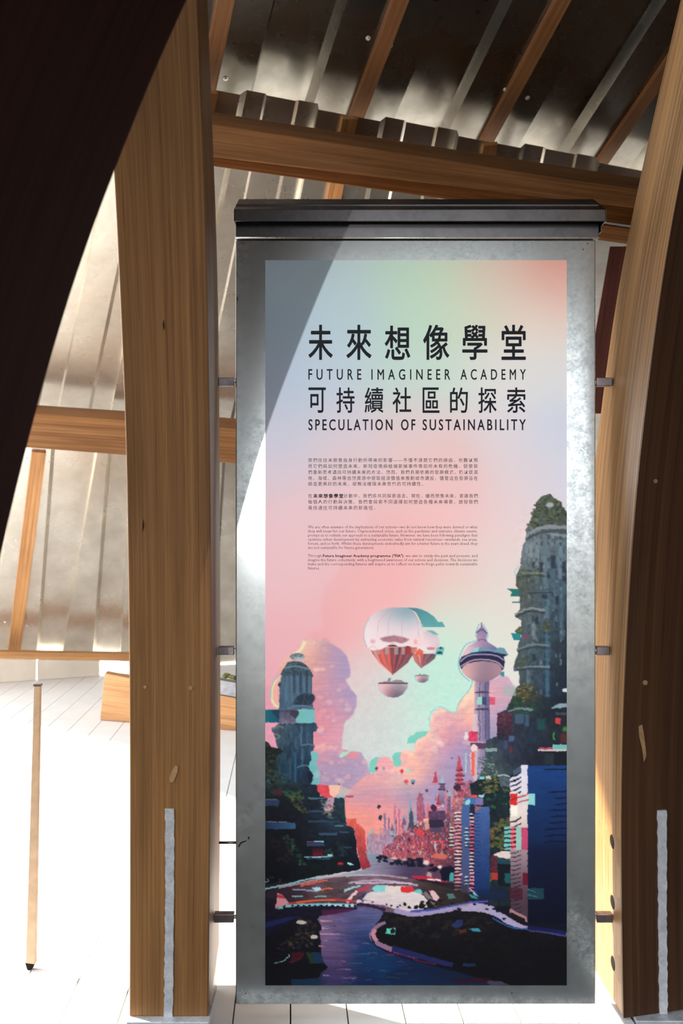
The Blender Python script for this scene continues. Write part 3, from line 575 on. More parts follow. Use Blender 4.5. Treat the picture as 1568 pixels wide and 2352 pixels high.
    # right island with trees
    isl = [(884, 2100), (876, 2106), (880, 2112), (868, 2120), (872, 2130), (858, 2140), (860, 2155), (880, 2170), (930, 2180), (990, 2200), (1060, 2235), (1150, 2262), (1301, 2264), (1301, 2140), (1200, 2110), (1130, 2082), (1040, 2092), (960, 2104)]
    poly(isl, grad=((22, 18, 24), (4, 4, 10)), tex=0.3, texs=(8, 7))
    scatter([(884, 2102), (960, 2106), (1060, 2100), (1120, 2105), (1140, 2130), (1100, 2160), (960, 2150), (880, 2120)], 170, 4, 9, [(34, 28, 28), (22, 18, 22), (14, 12, 18), (42, 34, 32)], 0.7)
    scatter([(1000, 2150), (1150, 2150), (1250, 2180), (1200, 2230), (1060, 2200)], 110, 5, 11, [(12, 11, 15), (16, 14, 16), (8, 7, 12)], 0.7)
    stroke([(884, 2118), (868, 2126), (856, 2140), (853, 2152), (868, 2166), (900, 2180), (960, 2196)], 7, 12, (150, 112, 136)); stroke([(862, 2134), (857, 2148), (866, 2160)], 9, 9, (206, 138, 150)); stroke([(900, 2178), (950, 2192), (1000, 2206), (1040, 2216)], 14, 10, (32, 36, 84))
    stroke([(851, 2150), (862, 2170), (895, 2188), (960, 2208)], 2, 5, (16, 18, 54)); poly([(884, 2144), (888, 2132), (908, 2130), (907, 2146)], (100, 206, 182)); ell(901, 2138, 6, 6, (20, 22, 30)); stroke([(880, 2190), (920, 2192), (960, 2206), (1000, 2214)], 3, 4, (96, 26, 66), 0.8)
    poly([(950, 2210), (1060, 2232), (1140, 2262), (900, 2262), (880, 2240)], (10, 20, 46), 0.5, blur=3); poly([(1030, 2250), (1120, 2245), (1140, 2256), (1060, 2258)], (52, 6, 20), 0.8, blur=1); poly([(1116, 2253), (1150, 2253), (1170, 2262), (1126, 2263)], (64, 58, 78)); box(1062, 2212, 1092, 2219, (20, 40, 78))
    poly([(1035, 2125), (1050, 2112), (1064, 2112), (1060, 2128), (1045, 2130)], (40, 52, 104), 0.85); poly([(1076, 2132), (1098, 2131), (1105, 2140), (1084, 2138)], (60, 140, 160)); poly([(1052, 2136), (1070, 2133), (1072, 2141), (1056, 2143)], (80, 42, 36))
    # road on the right
    stroke([(905, 2090), (940, 2098), (980, 2096), (1030, 2088), (1060, 2080), (1090, 2078), (1130, 2086), (1165, 2110), (1200, 2128), (1240, 2136), (1301, 2146)], 12, 9, (168, 152, 190)); stroke([(940, 2093), (1000, 2088), (1062, 2074), (1110, 2070), (1180, 2070)], 4, 5, (70, 82, 156))
    poly([(1060, 2078), (1090, 2074), (1140, 2084), (1180, 2116), (1215, 2132), (1190, 2132), (1160, 2120), (1140, 2106), (1110, 2094), (1060, 2092)], (178, 162, 192)); stroke([(1130, 2108), (1170, 2128), (1215, 2134), (1300, 2150)], 3, 4, (44, 90, 150)); stroke([(1210, 2130), (1260, 2136), (1300, 2144)], 10, 9, (26, 30, 84)); stroke([(1215, 2138), (1270, 2144), (1300, 2151)], 2, 3, (96, 64, 120))
    for (x, y) in [(1089, 2076), (1117, 2088), (1142, 2092), (1157, 2110), (1052, 2086), (1145, 2075)]: ell(x, y, 4, 2.6, (20, 22, 60))
    poly([(1128, 2086), (1160, 2078), (1172, 2084), (1168, 2104), (1150, 2096)], (18, 16, 28)); scatter([(1150, 2080), (1172, 2080), (1200, 2118), (1190, 2120)], 20, 3, 6, [(20, 16, 22), (34, 20, 30)], 0.8)
    # saucer tower
    poly([(1090, 1555), (1124, 1555), (1122, 1592), (1124, 1620), (1125, 1690), (1126, 1740), (1100, 1740), (1086, 1690), (1088, 1620)], hgrad=((206, 170, 182), (84, 82, 122)), tex=0.06, texs=(3, 60))
    for (x, c) in [(1094, (150, 130, 158)), (1099, (70, 76, 116)), (1106, (118, 116, 152)), (1113, (72, 72, 112)), (1119, (96, 92, 128))]: box(x, 1564, x + 3, 1700, c, alpha=0.75)
    for y in (1588, 1627): ell(1107, y + 4, 18, 5, (74, 62, 90), a0=180, a1=360)
    box(1095, 1600, 1116, 1618, (150, 214, 190), alpha=0.9); box(1106, 1600, 1117, 1618, (60, 70, 110)); box(1123, 1601, 1137, 1618, (206, 84, 110), tex=0.1); box(1084, 1640, 1096, 1690, (222, 190, 190), alpha=0.7)
    box(1066, 1680, 1074, 1700, (220, 205, 208)); box(1076, 1680, 1096, 1706, (204, 60, 92), tex=0.15); poly([(1058, 1703), (1070, 1697), (1082, 1703), (1112, 1704), (1120, 1710), (1080, 1712), (1060, 1708)], (196, 160, 172)); box(1080, 1706, 1122, 1719, (84, 58, 88)); ell(1088, 1718, 8, 9, (236, 200, 190)); poly([(1079, 1728), (1096, 1722), (1094, 1800), (1080, 1775)], (206, 176, 180), tex=0.1, texs=(2, 40)); box(1082, 1726, 1087, 1782, (226, 100, 86)); box(1068, 1730, 1071, 1775, (160, 206, 196)); poly([(1084, 1730), (1090, 1730), (1089, 1785), (1084, 1775)], (232, 96, 82))
    poly([(1055, 1520), (1064, 1498), (1075, 1483), (1092, 1474), (1096, 1470), (1094, 1455), (1096, 1448), (1103, 1440), (1104, 1430), (1106, 1430), (1108, 1438), (1114, 1446), (1118, 1455), (1116, 1470), (1122, 1476), (1140, 1487), (1155, 1503), (1158, 1522)], sigma=14, samples=[(1075, 1490, (224, 180, 188)), (1100, 1462, (196, 150, 168)), (1112, 1462, (140, 120, 158)), (1110, 1484, (124, 112, 156)), (1066, 1505, (226, 190, 196)), (1140, 1495, (108, 110, 150)), (1106, 1442, (110, 104, 146)), (1095, 1480, (200, 156, 172))])
    stroke([(1093, 1453), (1106, 1446), (1118, 1454)], 3, 3, (96, 82, 122)); stroke([(1097, 1471), (1106, 1468), (1117, 1471)], 2, 2, (90, 80, 120))
    poly([(1074, 1505), (1086, 1488), (1110, 1487), (1135, 1494), (1145, 1487), (1157, 1488), (1167, 1504), (1150, 1504), (1120, 1497), (1090, 1499)], (104, 146, 160)); poly([(1074, 1505), (1086, 1488), (1100, 1487), (1096, 1499)], (150, 196, 200))
    poly([(1054, 1518), (1060, 1508), (1085, 1498), (1120, 1495), (1167, 1504), (1156, 1508), (1159, 1520), (1156, 1536), (1151, 1541), (1144, 1528), (1107, 1518), (1072, 1524), (1060, 1537), (1055, 1530)], (34, 34, 66)); stroke([(1056, 1520), (1075, 1506), (1107, 1502), (1140, 1506), (1156, 1516)], 3, 3, (156, 146, 178)); stroke([(1057, 1531), (1080, 1518), (1107, 1514), (1140, 1520), (1155, 1534)], 3, 3, (176, 150, 168))
    poly([(1060, 1538), (1072, 1525), (1107, 1518), (1142, 1524), (1152, 1540), (1146, 1551), (1124, 1563), (1107, 1567), (1090, 1564), (1070, 1553)], sigma=18, samples=[(1070, 1545, (232, 176, 172)), (1085, 1530, (190, 148, 152)), (1110, 1535, (140, 116, 134)), (1140, 1540, (172, 132, 140)), (1107, 1560, (134, 106, 128))], smooth=True)
    stroke([(1100, 1432), (1092, 1455), (1094, 1470), (1070, 1480), (1056, 1505), (1052, 1528), (1060, 1548), (1078, 1564)], 2, 2, (70, 140, 180), 0.6); stroke([(1108, 1432), (1119, 1452), (1118, 1470)], 1.6, 1.6, (80, 130, 190), 0.6)
    ell(1157, 1548, 9, 6, (60, 132, 148), a0=90, a1=270)
    # overgrown right tower
    rt = [(1229, 1156), (1243, 1140), (1263, 1134), (1273, 1146), (1289, 1153), (1291, 1165), (1301, 1176), (1301, 1800), (1090, 1800), (1112, 1760), (1116, 1700), (1141, 1690), (1141, 1638), (1161, 1631), (1172, 1610), (1184, 1580), (1192, 1572), (1193, 1558), (1190, 1541), (1178, 1536), (1182, 1518), (1190, 1498), (1186, 1493), (1193, 1472), (1196, 1455), (1182, 1449), (1190, 1440), (1196, 1437), (1195, 1424), (1182, 1416),
          (1193, 1400), (1193, 1393), (1191, 1355), (1184, 1345), (1184, 1324), (1195, 1300), (1195, 1285), (1200, 1253), (1206, 1243), (1207, 1215), (1215, 1202), (1230, 1164)]
    poly(rt, tex=0.16, texs=(5, 9), sigma=26, samples=[(1260, 1150, (84, 92, 80)), (1240, 1190, (72, 80, 68)), (1280, 1190, (62, 68, 62)), (1230, 1230, (106, 116, 122)), (1270, 1230, (94, 106, 114)), (1215, 1260, (122, 132, 138)), (1250, 1270, (82, 96, 108)), (1290, 1270, (84, 104, 114)), (1215, 1290, (106, 118, 124)), (1260, 1310, (72, 92, 108)), (1205, 1330, (78, 82, 70)), (1270, 1350, (66, 88, 102)), (1205, 1370, (70, 78, 74)),
         (1250, 1390, (66, 86, 98)), (1215, 1400, (92, 100, 98)), (1290, 1400, (48, 64, 76)), (1215, 1440, (82, 94, 98)), (1250, 1450, (56, 76, 90)), (1290, 1470, (36, 44, 52)), (1220, 1490, (76, 92, 100)), (1200, 1520, (66, 80, 82)), (1240, 1530, (48, 68, 84)), (1290, 1550, (26, 34, 44)), (1210, 1560, (66, 82, 96)), (1240, 1580, (36, 56, 78)), (1205, 1590, (70, 66, 46)), (1190, 1620, (40, 56, 48)), (1260, 1620, (22, 30, 42)), (1170, 1660, (46, 48, 66)), (1230, 1680, (32, 46, 62)),
         (1280, 1680, (34, 36, 44)), (1170, 1720, (40, 44, 60)), (1250, 1740, (24, 30, 42)), (1120, 1740, (58, 76, 82)), (1110, 1780, (62, 76, 76))])
    scatter([(1229, 1158), (1263, 1136), (1290, 1158), (1301, 1180), (1301, 1204), (1215, 1212), (1210, 1205)], 170, 2, 5, [(78, 92, 62), (56, 64, 52), (96, 106, 76), (44, 52, 48), (66, 76, 66)], 0.8)
    ell(1262, 1160, 9, 6, (200, 202, 208), alpha=0.7, blur=1)
    stroke([(1209, 1232), (1230, 1216), (1260, 1210), (1301, 1212)], 7, 8, (132, 140, 146)); stroke([(1209, 1240), (1232, 1226), (1262, 1220), (1301, 1222)], 5, 5, (66, 76, 84)); stroke([(1258, 1226), (1301, 1232)], 6, 7, (124, 134, 140), smooth=False)
    for (x, y0, y1, c) in [(1228, 1236, 1300, (124, 138, 146)), (1247, 1240, 1345, (98, 116, 126)), (1282, 1240, 1330, (112, 132, 142)), (1214, 1250, 1280, (136, 144, 148)), (1250, 1340, 1420, (86, 116, 132)), (1284, 1350, 1470, (72, 98, 112)), (1252, 1450, 1600, (66, 108, 132)), (1222, 1430, 1470, (110, 120, 122)), (1208, 1530, 1570, (100, 116, 126)), (1266, 1300, 1400, (78, 98, 112))]:
        box(x, y0, x + 9, y1, c, alpha=0.75, blur=1)
    tr = np.random.RandomState(5)
    for yy_ in range(1228, 1600, 17):
        for xx_ in range(1212, 1300, 9):
            if tr.rand() < 0.62 and inside(rt, xx_ - 4, yy_): box(xx_ + tr.uniform(-1, 1), yy_ + tr.uniform(-3, 3), xx_ + tr.uniform(2.5, 6), yy_ + tr.uniform(6, 12), (36, 48, 60) if tr.rand() < 0.7 else (128, 142, 150), alpha=tr.uniform(0.25, 0.6))
    for (x, y, w, h) in [(1222, 1290, 5, 14), (1238, 1292, 8, 22), (1264, 1276, 11, 30), (1290, 1290, 9, 26), (1244, 1365, 12, 10), (1274, 1370, 9, 18), (1256, 1320, 8, 8), (1291, 1322, 9, 12), (1228, 1418, 8, 16), (1262, 1520, 10, 20), (1222, 1502, 8, 16)]:
        box(x, y, x + w, y + h, (34, 44, 56), alpha=0.8, blur=1)
    for (x0, x1, y, up, c, w) in [(1186, 1250, 1322, 6, (120, 122, 110), 4), (1181, 1250, 1412, 14, (132, 138, 140), 6), (1186, 1260, 1492, 12, (108, 118, 120), 5), (1178, 1262, 1535, 5, (120, 130, 134), 4), (1210, 1270, 1358, 3, (70, 84, 92), 4)]:
        stroke([(x0, y), ((x0 + x1) / 2, y - up), (x1, y - up * 0.7)], w * 0.7, w, c, 0.9); stroke([(x0 + 2, y + 5), ((x0 + x1) / 2, y - up + 6), (x1, y - up * 0.7 + 6)], w, w, (44, 54, 64), 0.7)
    for reg in ([(1186, 1325), (1195, 1305), (1240, 1308), (1245, 1322), (1200, 1332)], [(1183, 1450), (1195, 1438), (1200, 1452), (1190, 1460)], [(1182, 1518), (1192, 1502), (1218, 1508), (1220, 1528), (1184, 1534)], [(1240, 1430), (1265, 1425), (1270, 1450), (1245, 1450)]):
        scatter(reg, 35, 2, 4.5, [(92, 98, 62), (70, 78, 60), (58, 70, 62)], 0.75)
    scatter([(1185, 1585), (1200, 1568), (1222, 1572), (1235, 1600), (1200, 1612), (1182, 1604)], 70, 2.5, 5, [(96, 88, 46), (60, 50, 32), (78, 82, 50), (120, 108, 60)], 0.8)
    scatter([(1168, 1630), (1180, 1604), (1230, 1604), (1260, 1620), (1200, 1640)], 60, 2.5, 5, [(30, 76, 56), (40, 62, 48), (24, 44, 42)], 0.75)
    stroke([(1166, 1634), (1190, 1627), (1222, 1630)], 3, 6, (104, 124, 126)); box(1156, 1575, 1184, 1598, (156, 176, 168), alpha=0.65, blur=1)
    poly([(1163, 1352), (1192, 1353), (1192, 1370), (1171, 1370), (1175, 1360)], (34, 110, 104)); box(1175, 1382, 1193, 1385, (52, 120, 120)); poly([(1173, 1454), (1194, 1455), (1194, 1470), (1179, 1470)], (34, 128, 134)); box(1200, 1455, 1214, 1470, (104, 70, 90), alpha=0.85)
    stroke([(1184, 1322), (1181, 1312), (1190, 1302)], 2, 2, (120, 200, 210), 0.8)
    box(1141, 1638, 1176, 1700, grad=((92, 40, 54), (34, 34, 48)), alpha=0.85, tex=0.3); box(1182, 1640, 1202, 1662, (70, 96, 124), alpha=0.7, blur=1); box(1205, 1640, 1214, 1668, (64, 92, 120), alpha=0.7, blur=1); box(1168, 1690, 1180, 1702, (84, 104, 140), alpha=0.8, blur=1); box(1155, 1700, 1165, 1720, (72, 78, 124), alpha=0.6, blur=1); box(1168, 1714, 1176, 1728, (104, 44, 58), alpha=0.8, blur=1)
    poly([(1264, 1626), (1282, 1616), (1301, 1615), (1301, 1624), (1266, 1628)], (130, 150, 158)); poly([(1290, 1584), (1299, 1580), (1301, 1590), (1292, 1588)], (206, 212, 216)); poly([(1274, 1648), (1288, 1650), (1284, 1664), (1274, 1660)], (190, 62, 60)); box(1275, 1636, 1300, 1642, (66, 76, 90), alpha=0.8); stroke([(1272, 1682), (1270, 1692), (1274, 1700)], 4, 4, (44, 130, 66)); ell(1297, 1674, 6, 6, (56, 130, 48), alpha=0.9, blur=1); box(1286, 1684, 1301, 1706, (92, 40, 40), alpha=0.7, blur=1); box(1233, 1650, 1252, 1676, (26, 84, 78), alpha=0.6, blur=2)
    box(1237, 1716, 1270, 1722, (180, 66, 84)); box(1268, 1710, 1301, 1722, (110, 176, 172)); box(1234, 1721, 1301, 1725, (196, 188, 186)); box(1250, 1726, 1301, 1757, (20, 22, 32), alpha=0.8); box(1250, 1730, 1272, 1756, (44, 52, 58), alpha=0.7)
    scatter([(1096, 1740), (1140, 1735), (1140, 1790), (1100, 1800)], 90, 2, 4, [(90, 110, 108), (52, 70, 70), (70, 84, 60), (150, 166, 164)], 0.65)
    box(1115, 1718, 1141, 1726, (150, 170, 166), alpha=0.8)
    # gardens between the towers
    mid = [(1078, 1800), (1100, 1790), (1170, 1780), (1212, 1758), (1212, 2080), (1120, 2080), (1115, 1860), (1085, 1850)]
    poly(mid, (26, 36, 44), tex=0.3, texs=(6, 8))
    scatter([(1100, 1800), (1140, 1775), (1155, 1800), (1165, 1815), (1110, 1822)], 70, 2, 5, [(92, 98, 50), (72, 78, 46), (112, 108, 60)], 0.75)
    scatter([(1112, 1822), (1165, 1818), (1170, 1850), (1130, 1855)], 50, 3, 6, [(34, 104, 66), (20, 50, 44), (18, 36, 38)], 0.75)
    scatter([(1140, 1885), (1168, 1875), (1170, 1900), (1158, 1950), (1115, 1945), (1112, 1915)], 120, 3, 6, [(96, 100, 50), (120, 74, 52), (58, 96, 56), (74, 76, 40)], 0.75)
    scatter([(1112, 2010), (1128, 2005), (1130, 2030), (1115, 2032)], 25, 3, 5, [(92, 128, 52), (58, 100, 50)], 0.8)
    poly([(1144, 1780), (1160, 1778), (1172, 1783), (1172, 1808), (1148, 1806)], (74, 88, 96), tex=0.2); stroke([(1144, 1782), (1158, 1780), (1172, 1784)], 4, 3, (156, 170, 176)); box(1101, 1783, 1112, 1789, (120, 196, 190)); box(1116, 1782, 1126, 1788, (190, 190, 190)); box(1082, 1825, 1096, 1831, (226, 76, 60)); poly([(1100, 1826), (1112, 1824), (1110, 1831), (1098, 1831)], (150, 206, 206))
    poly([(1131, 1964), (1150, 1955), (1172, 1955), (1172, 1972), (1150, 1970)], (224, 204, 196)); poly([(1134, 1967), (1172, 1974), (1172, 1986), (1145, 1984)], (32, 66, 78)); box(1143, 1984, 1172, 2035, (14, 22, 30)); box(1126, 1965, 1142, 2020, (104, 40, 52), alpha=0.8, tex=0.35, texs=(3, 5)); box(1128, 2004, 1143, 2020, (176, 56, 48))
    # slab towers with balconies
    box(1211, 1758, 1301, 2120, grad=((22, 60, 118), (6, 8, 28)), tex=0.05, texs=(30, 5)); box(1211, 1940, 1301, 2135, (8, 12, 34), alpha=0.45, blur=8)
    for (y, x0) in [(1766, 1246), (1818, 1256), (1832, 1270), (1846, 1272), (1860, 1256), (1874, 1260), (1888, 1256), (1903, 1246), (1918, 1244), (1932, 1246)]:
        poly([(x0, y + 2), (x0 + 12, y - 1), (1301, y - 2.5), (1301, y + 0.5), (x0 + 10, y + 3)], (8, 14, 40), 0.85)
    poly([(1170, 1790), (1178, 1780), (1192, 1772), (1196, 1757), (1211, 1757), (1211, 2110), (1208, 2116), (1172, 2090)], sigma=40, samples=[(1185, 1790, (214, 212, 224)), (1200, 1780, (214, 204, 222)), (1185, 1860, (238, 226, 214)), (1203, 1880, (224, 196, 186)), (1190, 1960, (170, 148, 156)), (1205, 1980, (142, 110, 122)), (1190, 2040, (74, 52, 64)), (1205, 2080, (76, 56, 66))])
    poly([(1177, 1772), (1192, 1760), (1196, 1759), (1196, 1772), (1180, 1782)], (70, 86, 106)); box(1171, 1850, 1188, 1874, (246, 240, 222), alpha=0.8, blur=1)
    for i, y in enumerate(list(range(1776, 1822, 11)) + [1880, 1893] + list(range(1905, 2100, 10))):
        k = 1.0 if y < 1900 else 0.55
        poly([(1170, y + 6 * k + 1), (1183, y + 3 * k), (1196, y - 4 * k), (1196, y - 1), (1184, y + 7 * k), (1170, y + 9 * k)], (18, 16, 34), 0.92)
    box(1171, 1822, 1187, 1848, (212, 44, 42)); box(1187, 1822, 1213, 1848, (206, 208, 206)); stroke([(1188, 1832), (1213, 1824)], 3, 3, (196, 58, 62)); stroke([(1188, 1843), (1213, 1836)], 3, 3, (200, 76, 80)); box(1213, 1822, 1228, 1848, (136, 204, 198)); stroke([(1171, 1838), (1187, 1832)], 2, 2, (140, 24, 30))
    box(1157, 1899, 1172, 1951, (116, 190, 186)); box(1184, 1899, 1197, 1951, (150, 194, 180)); box(1197, 1900, 1211, 1951, (196, 72, 110)); box(1172, 1899, 1184, 1951, (220, 130, 140))
    for y in range(1903, 1951, 10):
        poly([(1157, y + 1), (1172, y), (1184, y - 1), (1184, y + 3), (1172, y + 3), (1157, y + 4)], (26, 16, 30)); box(1173, y, 1180, y + 4, (190, 26, 34))
    box(1158, 2005, 1171, 2028, (30, 84, 88)); box(1200, 2004, 1211, 2032, (106, 20, 42)); box(1168, 2040, 1200, 2065, (70, 20, 36), alpha=0.7); box(1211, 2040, 1248, 2065, (26, 62, 72)); stroke([(1211, 2042), (1230, 2048)], 2, 2, (70, 120, 120)); stroke([(1211, 2054), (1235, 2060)], 2, 2, (70, 120, 120))
    poly([(1170, 2086), (1208, 2105), (1211, 2118), (1204, 2116), (1170, 2096)], (176, 128, 128)); poly([(1172, 2094), (1205, 2110), (1205, 2122), (1172, 2104)], (30, 18, 28))
    box(1088, 1853, 1124, 2056, grad=((70, 96, 150), (20, 44, 92)), tex=0.06); poly([(1088, 1870), (1094, 1862), (1108, 1853), (1088, 1850)], (150, 96, 104)); box(1060, 1847, 1078, 2050, grad=((66, 96, 148), (70, 72, 108))); box(1066, 1832, 1092, 1850, (70, 104, 160)); poly([(1067, 1840), (1078, 1834), (1078, 1848), (1067, 1848)], (136, 206, 206)); box(1092, 1832, 1108, 1848, (120, 110, 160)); box(1078, 1848, 1090, 1870, (30, 36, 62))
    for y in range(1872, 2050, 8):
        rd = 1895 < y < 1955 or y > 2005
        c1 = (214, 92, 124) if rd else (226, 200, 200)
        ell(1083, y, 6, 3.4, c1, a0=180, a1=360); box(1078, y, 1089, y + 3, (26, 22, 44)); stroke([(1088, y - 3), (1104, y - 4)], 2, 1, (24, 36, 82), 0.8)
        ell(1051, y - 4, 9, 4, (214, 150, 158) if rd else (222, 196, 196), a0=180, a1=360); box(1042, y - 4, 1060, y - 1.5, (56, 30, 50))
        if 1898 < y < 1952 or 2008 < y < 2034:
            ell(1071, y, 5, 3.2, (176, 206, 206), a0=180, a1=360); box(1066, y, 1077, y + 2.5, (24, 30, 56))
            if y < 1952:
                ell(1036, y - 2, 6, 3.4, (206, 212, 196), a0=180, a1=360); box(1030, y - 2, 1042, y, (50, 36, 52))
    stroke([(1078, 2040), (1090, 2052), (1100, 2060)], 4, 3, (150, 176, 190)); poly([(1072, 2052), (1090, 2056), (1100, 2066), (1084, 2062)], (50, 140, 136)); box(1096, 2042, 1165, 2066, (20, 34, 66), alpha=0.7, blur=1)
    box(1018, 2030, 1075, 2078, (50, 40, 40), alpha=0.5, blur=3)
    # balloons
    for (x, y, r, c) in [(866, 1764, 3.6, (190, 60, 84)), (864, 1765, 2.6, (36, 40, 60)), (881, 1764, 3, (130, 150, 176)), (922.5, 1771, 4.6, (206, 62, 76)), (937.5, 1769, 4.4, (150, 210, 184)), (933, 1795, 4.6, (212, 84, 96)), (948, 1795, 4.6, (96, 140, 160)), (980, 1815, 3, (80, 66, 110)), (869.5, 1852, 4, (40, 44, 72)), (873.5, 1877, 4.8, (46, 48, 76)), (1028, 1816, 2.4, (90, 70, 100)), (1038, 1741, 2, (120, 100, 140)), (779, 1801, 1.6, (70, 60, 80))]:
        ell(x, y, r, r * 1.05, c); poly([(x - r * 0.6, y + r * 0.6), (x + r * 0.6, y + r * 0.6), (x, y + r * 1.9)], c, 0.9)
    poly([(944, 1798), (952, 1798), (948, 1804)], (40, 40, 66))
    # big airship balloon, small twin behind it
    poly([(935, 1396), (958, 1397), (980, 1405), (996, 1416), (1006, 1429), (1016, 1429), (1022, 1440), (972, 1440), (968, 1430), (955, 1406)], sigma=20, samples=[(950, 1402, (70, 130, 138)), (990, 1420, (76, 140, 148)), (985, 1434, (104, 172, 172)), (1012, 1436, (90, 160, 162))])
    stroke([(948, 1398), (962, 1416), (970, 1440)], 1.2, 1.2, (60, 110, 118), 0.8); stroke([(966, 1398), (985, 1414), (998, 1438)], 1, 1, (70, 130, 136), 0.6)
    poly([(945, 1500), (960, 1502), (1003, 1500), (998, 1512), (985, 1523), (972, 1531), (967, 1535), (962, 1530), (952, 1519)], hgrad=((214, 122, 116), (84, 78, 92)))
    for i, (x, c) in enumerate([(951, (196, 100, 98)), (959, (228, 150, 136)), (966, (206, 84, 80)), (974, (122, 66, 78)), (983, (150, 92, 98)), (992, (84, 66, 80))]):
        poly([(x, 1501), (x + 5, 1501), (967, 1533)], c, 0.85)
    poly([(962, 1470), (968, 1456), (980, 1447), (992, 1447), (1002, 1455), (1008, 1468), (1009, 1480), (1006, 1492), (998, 1501), (985, 1500), (974, 1494), (965, 1500), (958, 1488)], sigma=12, samples=[(975, 1465, (236, 206, 208)), (995, 1470, (232, 204, 208)), (1003, 1485, (206, 178, 188)), (985, 1495, (236, 222, 222)), (992, 1450, (170, 176, 182))]); poly([(980, 1447), (996, 1449), (1007, 1458), (996, 1457)], (120, 166, 172)); ell(989, 1489, 10, 3.4, (200, 134, 138))
    poly([(1003, 1487), (1021, 1486), (1016, 1504), (998, 1504)], (110, 180, 176)); ell(1009, 1501, 7, 5, (24, 56, 68), a0=180, a1=360); ell(1012, 1488, 4, 3, (36, 90, 96))
    poly([(850, 1488), (957, 1484), (950, 1502), (935, 1520), (918, 1534), (905, 1545), (902, 1550), (898, 1545), (882, 1532), (866, 1515), (855, 1500)], (150, 88, 90))
    for i in range(12):
        xa = 851 + i * 8.8; c = [(232, 140, 134), (206, 84, 82), (222, 106, 92), (180, 96, 98), (228, 92, 76), (120, 72, 82), (168, 72, 78), (98, 58, 70), (160, 82, 88), (112, 64, 76), (142, 80, 84), (120, 76, 84)][i]
        poly([(xa, 1487), (xa + 8.8, 1487), (xa * 0.62 + 902 * 0.38 + 6, 1522), (902.5, 1549), (901.5, 1549), (xa * 0.62 + 902 * 0.38 - 1, 1522)], c, 0.9)
    for x in (864, 884, 906, 922): box(x, 1487, x + 8, 1503, (164, 156, 156), alpha=0.75)
    box(930, 1487, 941, 1503, (170, 44, 52), alpha=0.7); box(945, 1487, 958, 1500, (214, 124, 104), alpha=0.8); poly([(952, 1503), (962, 1489), (972, 1495), (970, 1504)], (226, 84, 66), 0.9)
    poly([(836, 1460), (838, 1442), (846, 1422), (860, 1407), (880, 1399), (899, 1396), (937, 1396), (952, 1408), (962, 1425), (969, 1445), (973, 1462), (971, 1480), (958, 1486), (940, 1486), (925, 1485), (912, 1482), (903, 1477), (890, 1482), (880, 1490), (868, 1493), (855, 1494), (845, 1489), (840, 1478)], sigma=16,
         samples=[(842, 1450, (240, 222, 224)), (860, 1420, (232, 205, 208)), (880, 1408, (206, 188, 194)), (900, 1402, (160, 168, 178)), (920, 1405, (140, 166, 176)), (940, 1408, (112, 154, 162)), (900, 1430, (214, 202, 208)), (930, 1430, (206, 200, 208)), (955, 1430, (206, 196, 204)), (870, 1450, (234, 212, 214)), (910, 1450, (232, 210, 212)), (955, 1455, (236, 212, 214)), (850, 1480, (240, 220, 222)), (880, 1482, (238, 218, 220)), (930, 1481, (240, 218, 220)), (960, 1478, (238, 200, 200))])
    poly([(871, 1466), (885, 1462), (905, 1459), (925, 1463), (941, 1468), (932, 1474), (922, 1478), (908, 1474), (895, 1475), (880, 1473)], (160, 108, 122), 0.9, blur=1, tex=0.1); ell(856, 1473, 6, 5, (222, 166, 168), alpha=0.8, blur=1); ell(954, 1474, 4, 6, (226, 160, 156), alpha=0.8, blur=1)
    for (xt, xm, xb) in [(898, 872, 866), (908, 893, 891), (927, 923, 923), (940, 957, 961)]: stroke([(xt, 1398), (xm, 1425), (xb, 1462)], 1, 1, (176, 150, 160), 0.6)
    stroke([(845, 1490), (858, 1484), (868, 1492), (882, 1488), (900, 1478), (918, 1486), (934, 1483), (950, 1487)], 1.3, 1.3, (206, 160, 164), 0.8); ell(901, 1485, 11, 4, (96, 44, 54), a0=180, a1=360); ell(936, 1487, 7, 3, (110, 54, 62), a0=180, a1=360)
    stroke([(848, 1420), (838, 1440), (836, 1465), (842, 1485)], 1.6, 1.6, (120, 196, 206), 0.8)
    for (cx, cy, r) in [(902.5, 1569, 34), (968.5, 1552, 16.5)]:
        ell(cx, cy, r, r * 0.97, a0=0, a1=180, sigma=r * 0.33, samples=[(cx - r * 0.7, cy + r * 0.3, (240, 188, 190)), (cx - r * 0.3, cy + r * 0.6, (206, 140, 150)), (cx + r * 0.1, cy + r * 0.7, (74, 70, 88)), (cx + r * 0.45, cy + r * 0.6, (98, 92, 108)), (cx + r * 0.7, cy + r * 0.2, (190, 178, 184)), (cx, cy + r * 0.12, (214, 186, 190)), (cx + r * 0.3, cy + r * 0.35, (150, 138, 150))])
        box(cx - r, cy - r * 0.04, cx + r, cy + r * 0.03, (70, 56, 66)); poly([(cx - r * 0.95, cy - r * 0.05), (cx - r * 0.4, cy - r * 0.15), (cx - r * 0.32, cy - r * 0.35), (cx - r * 0.12, cy - r * 0.35), (cx - r * 0.2, cy - r * 0.1), (cx + r * 0.2, cy - r * 0.25), (cx + r * 0.55, cy - r * 0.22), (cx + r * 0.8, cy - r * 0.05)], (120, 104, 112), 0.75)
        stroke([(cx - r * 0.99, cy + 1), (cx - r * 0.9, cy + r * 0.5), (cx - r * 0.5, cy + r * 0.88)], 2, 2, (130, 200, 208), 0.7)
    # painterly break-up: small coordinate warp and grain below the open sky
    rows = np.arange(AH) + AY0; amp = np.clip((rows - 1440) / 200.0, 0, 1)[:, None]
    right = np.clip((np.arange(AW) + AX0 - 1175) / 20.0, 0, 1)[None, :] * np.clip((rows - 1150) / 60.0, 0, 1)[:, None] * np.clip((1700 - rows) / 60.0, 0, 1)[:, None]
    amp = np.maximum(amp * 0.8, right)
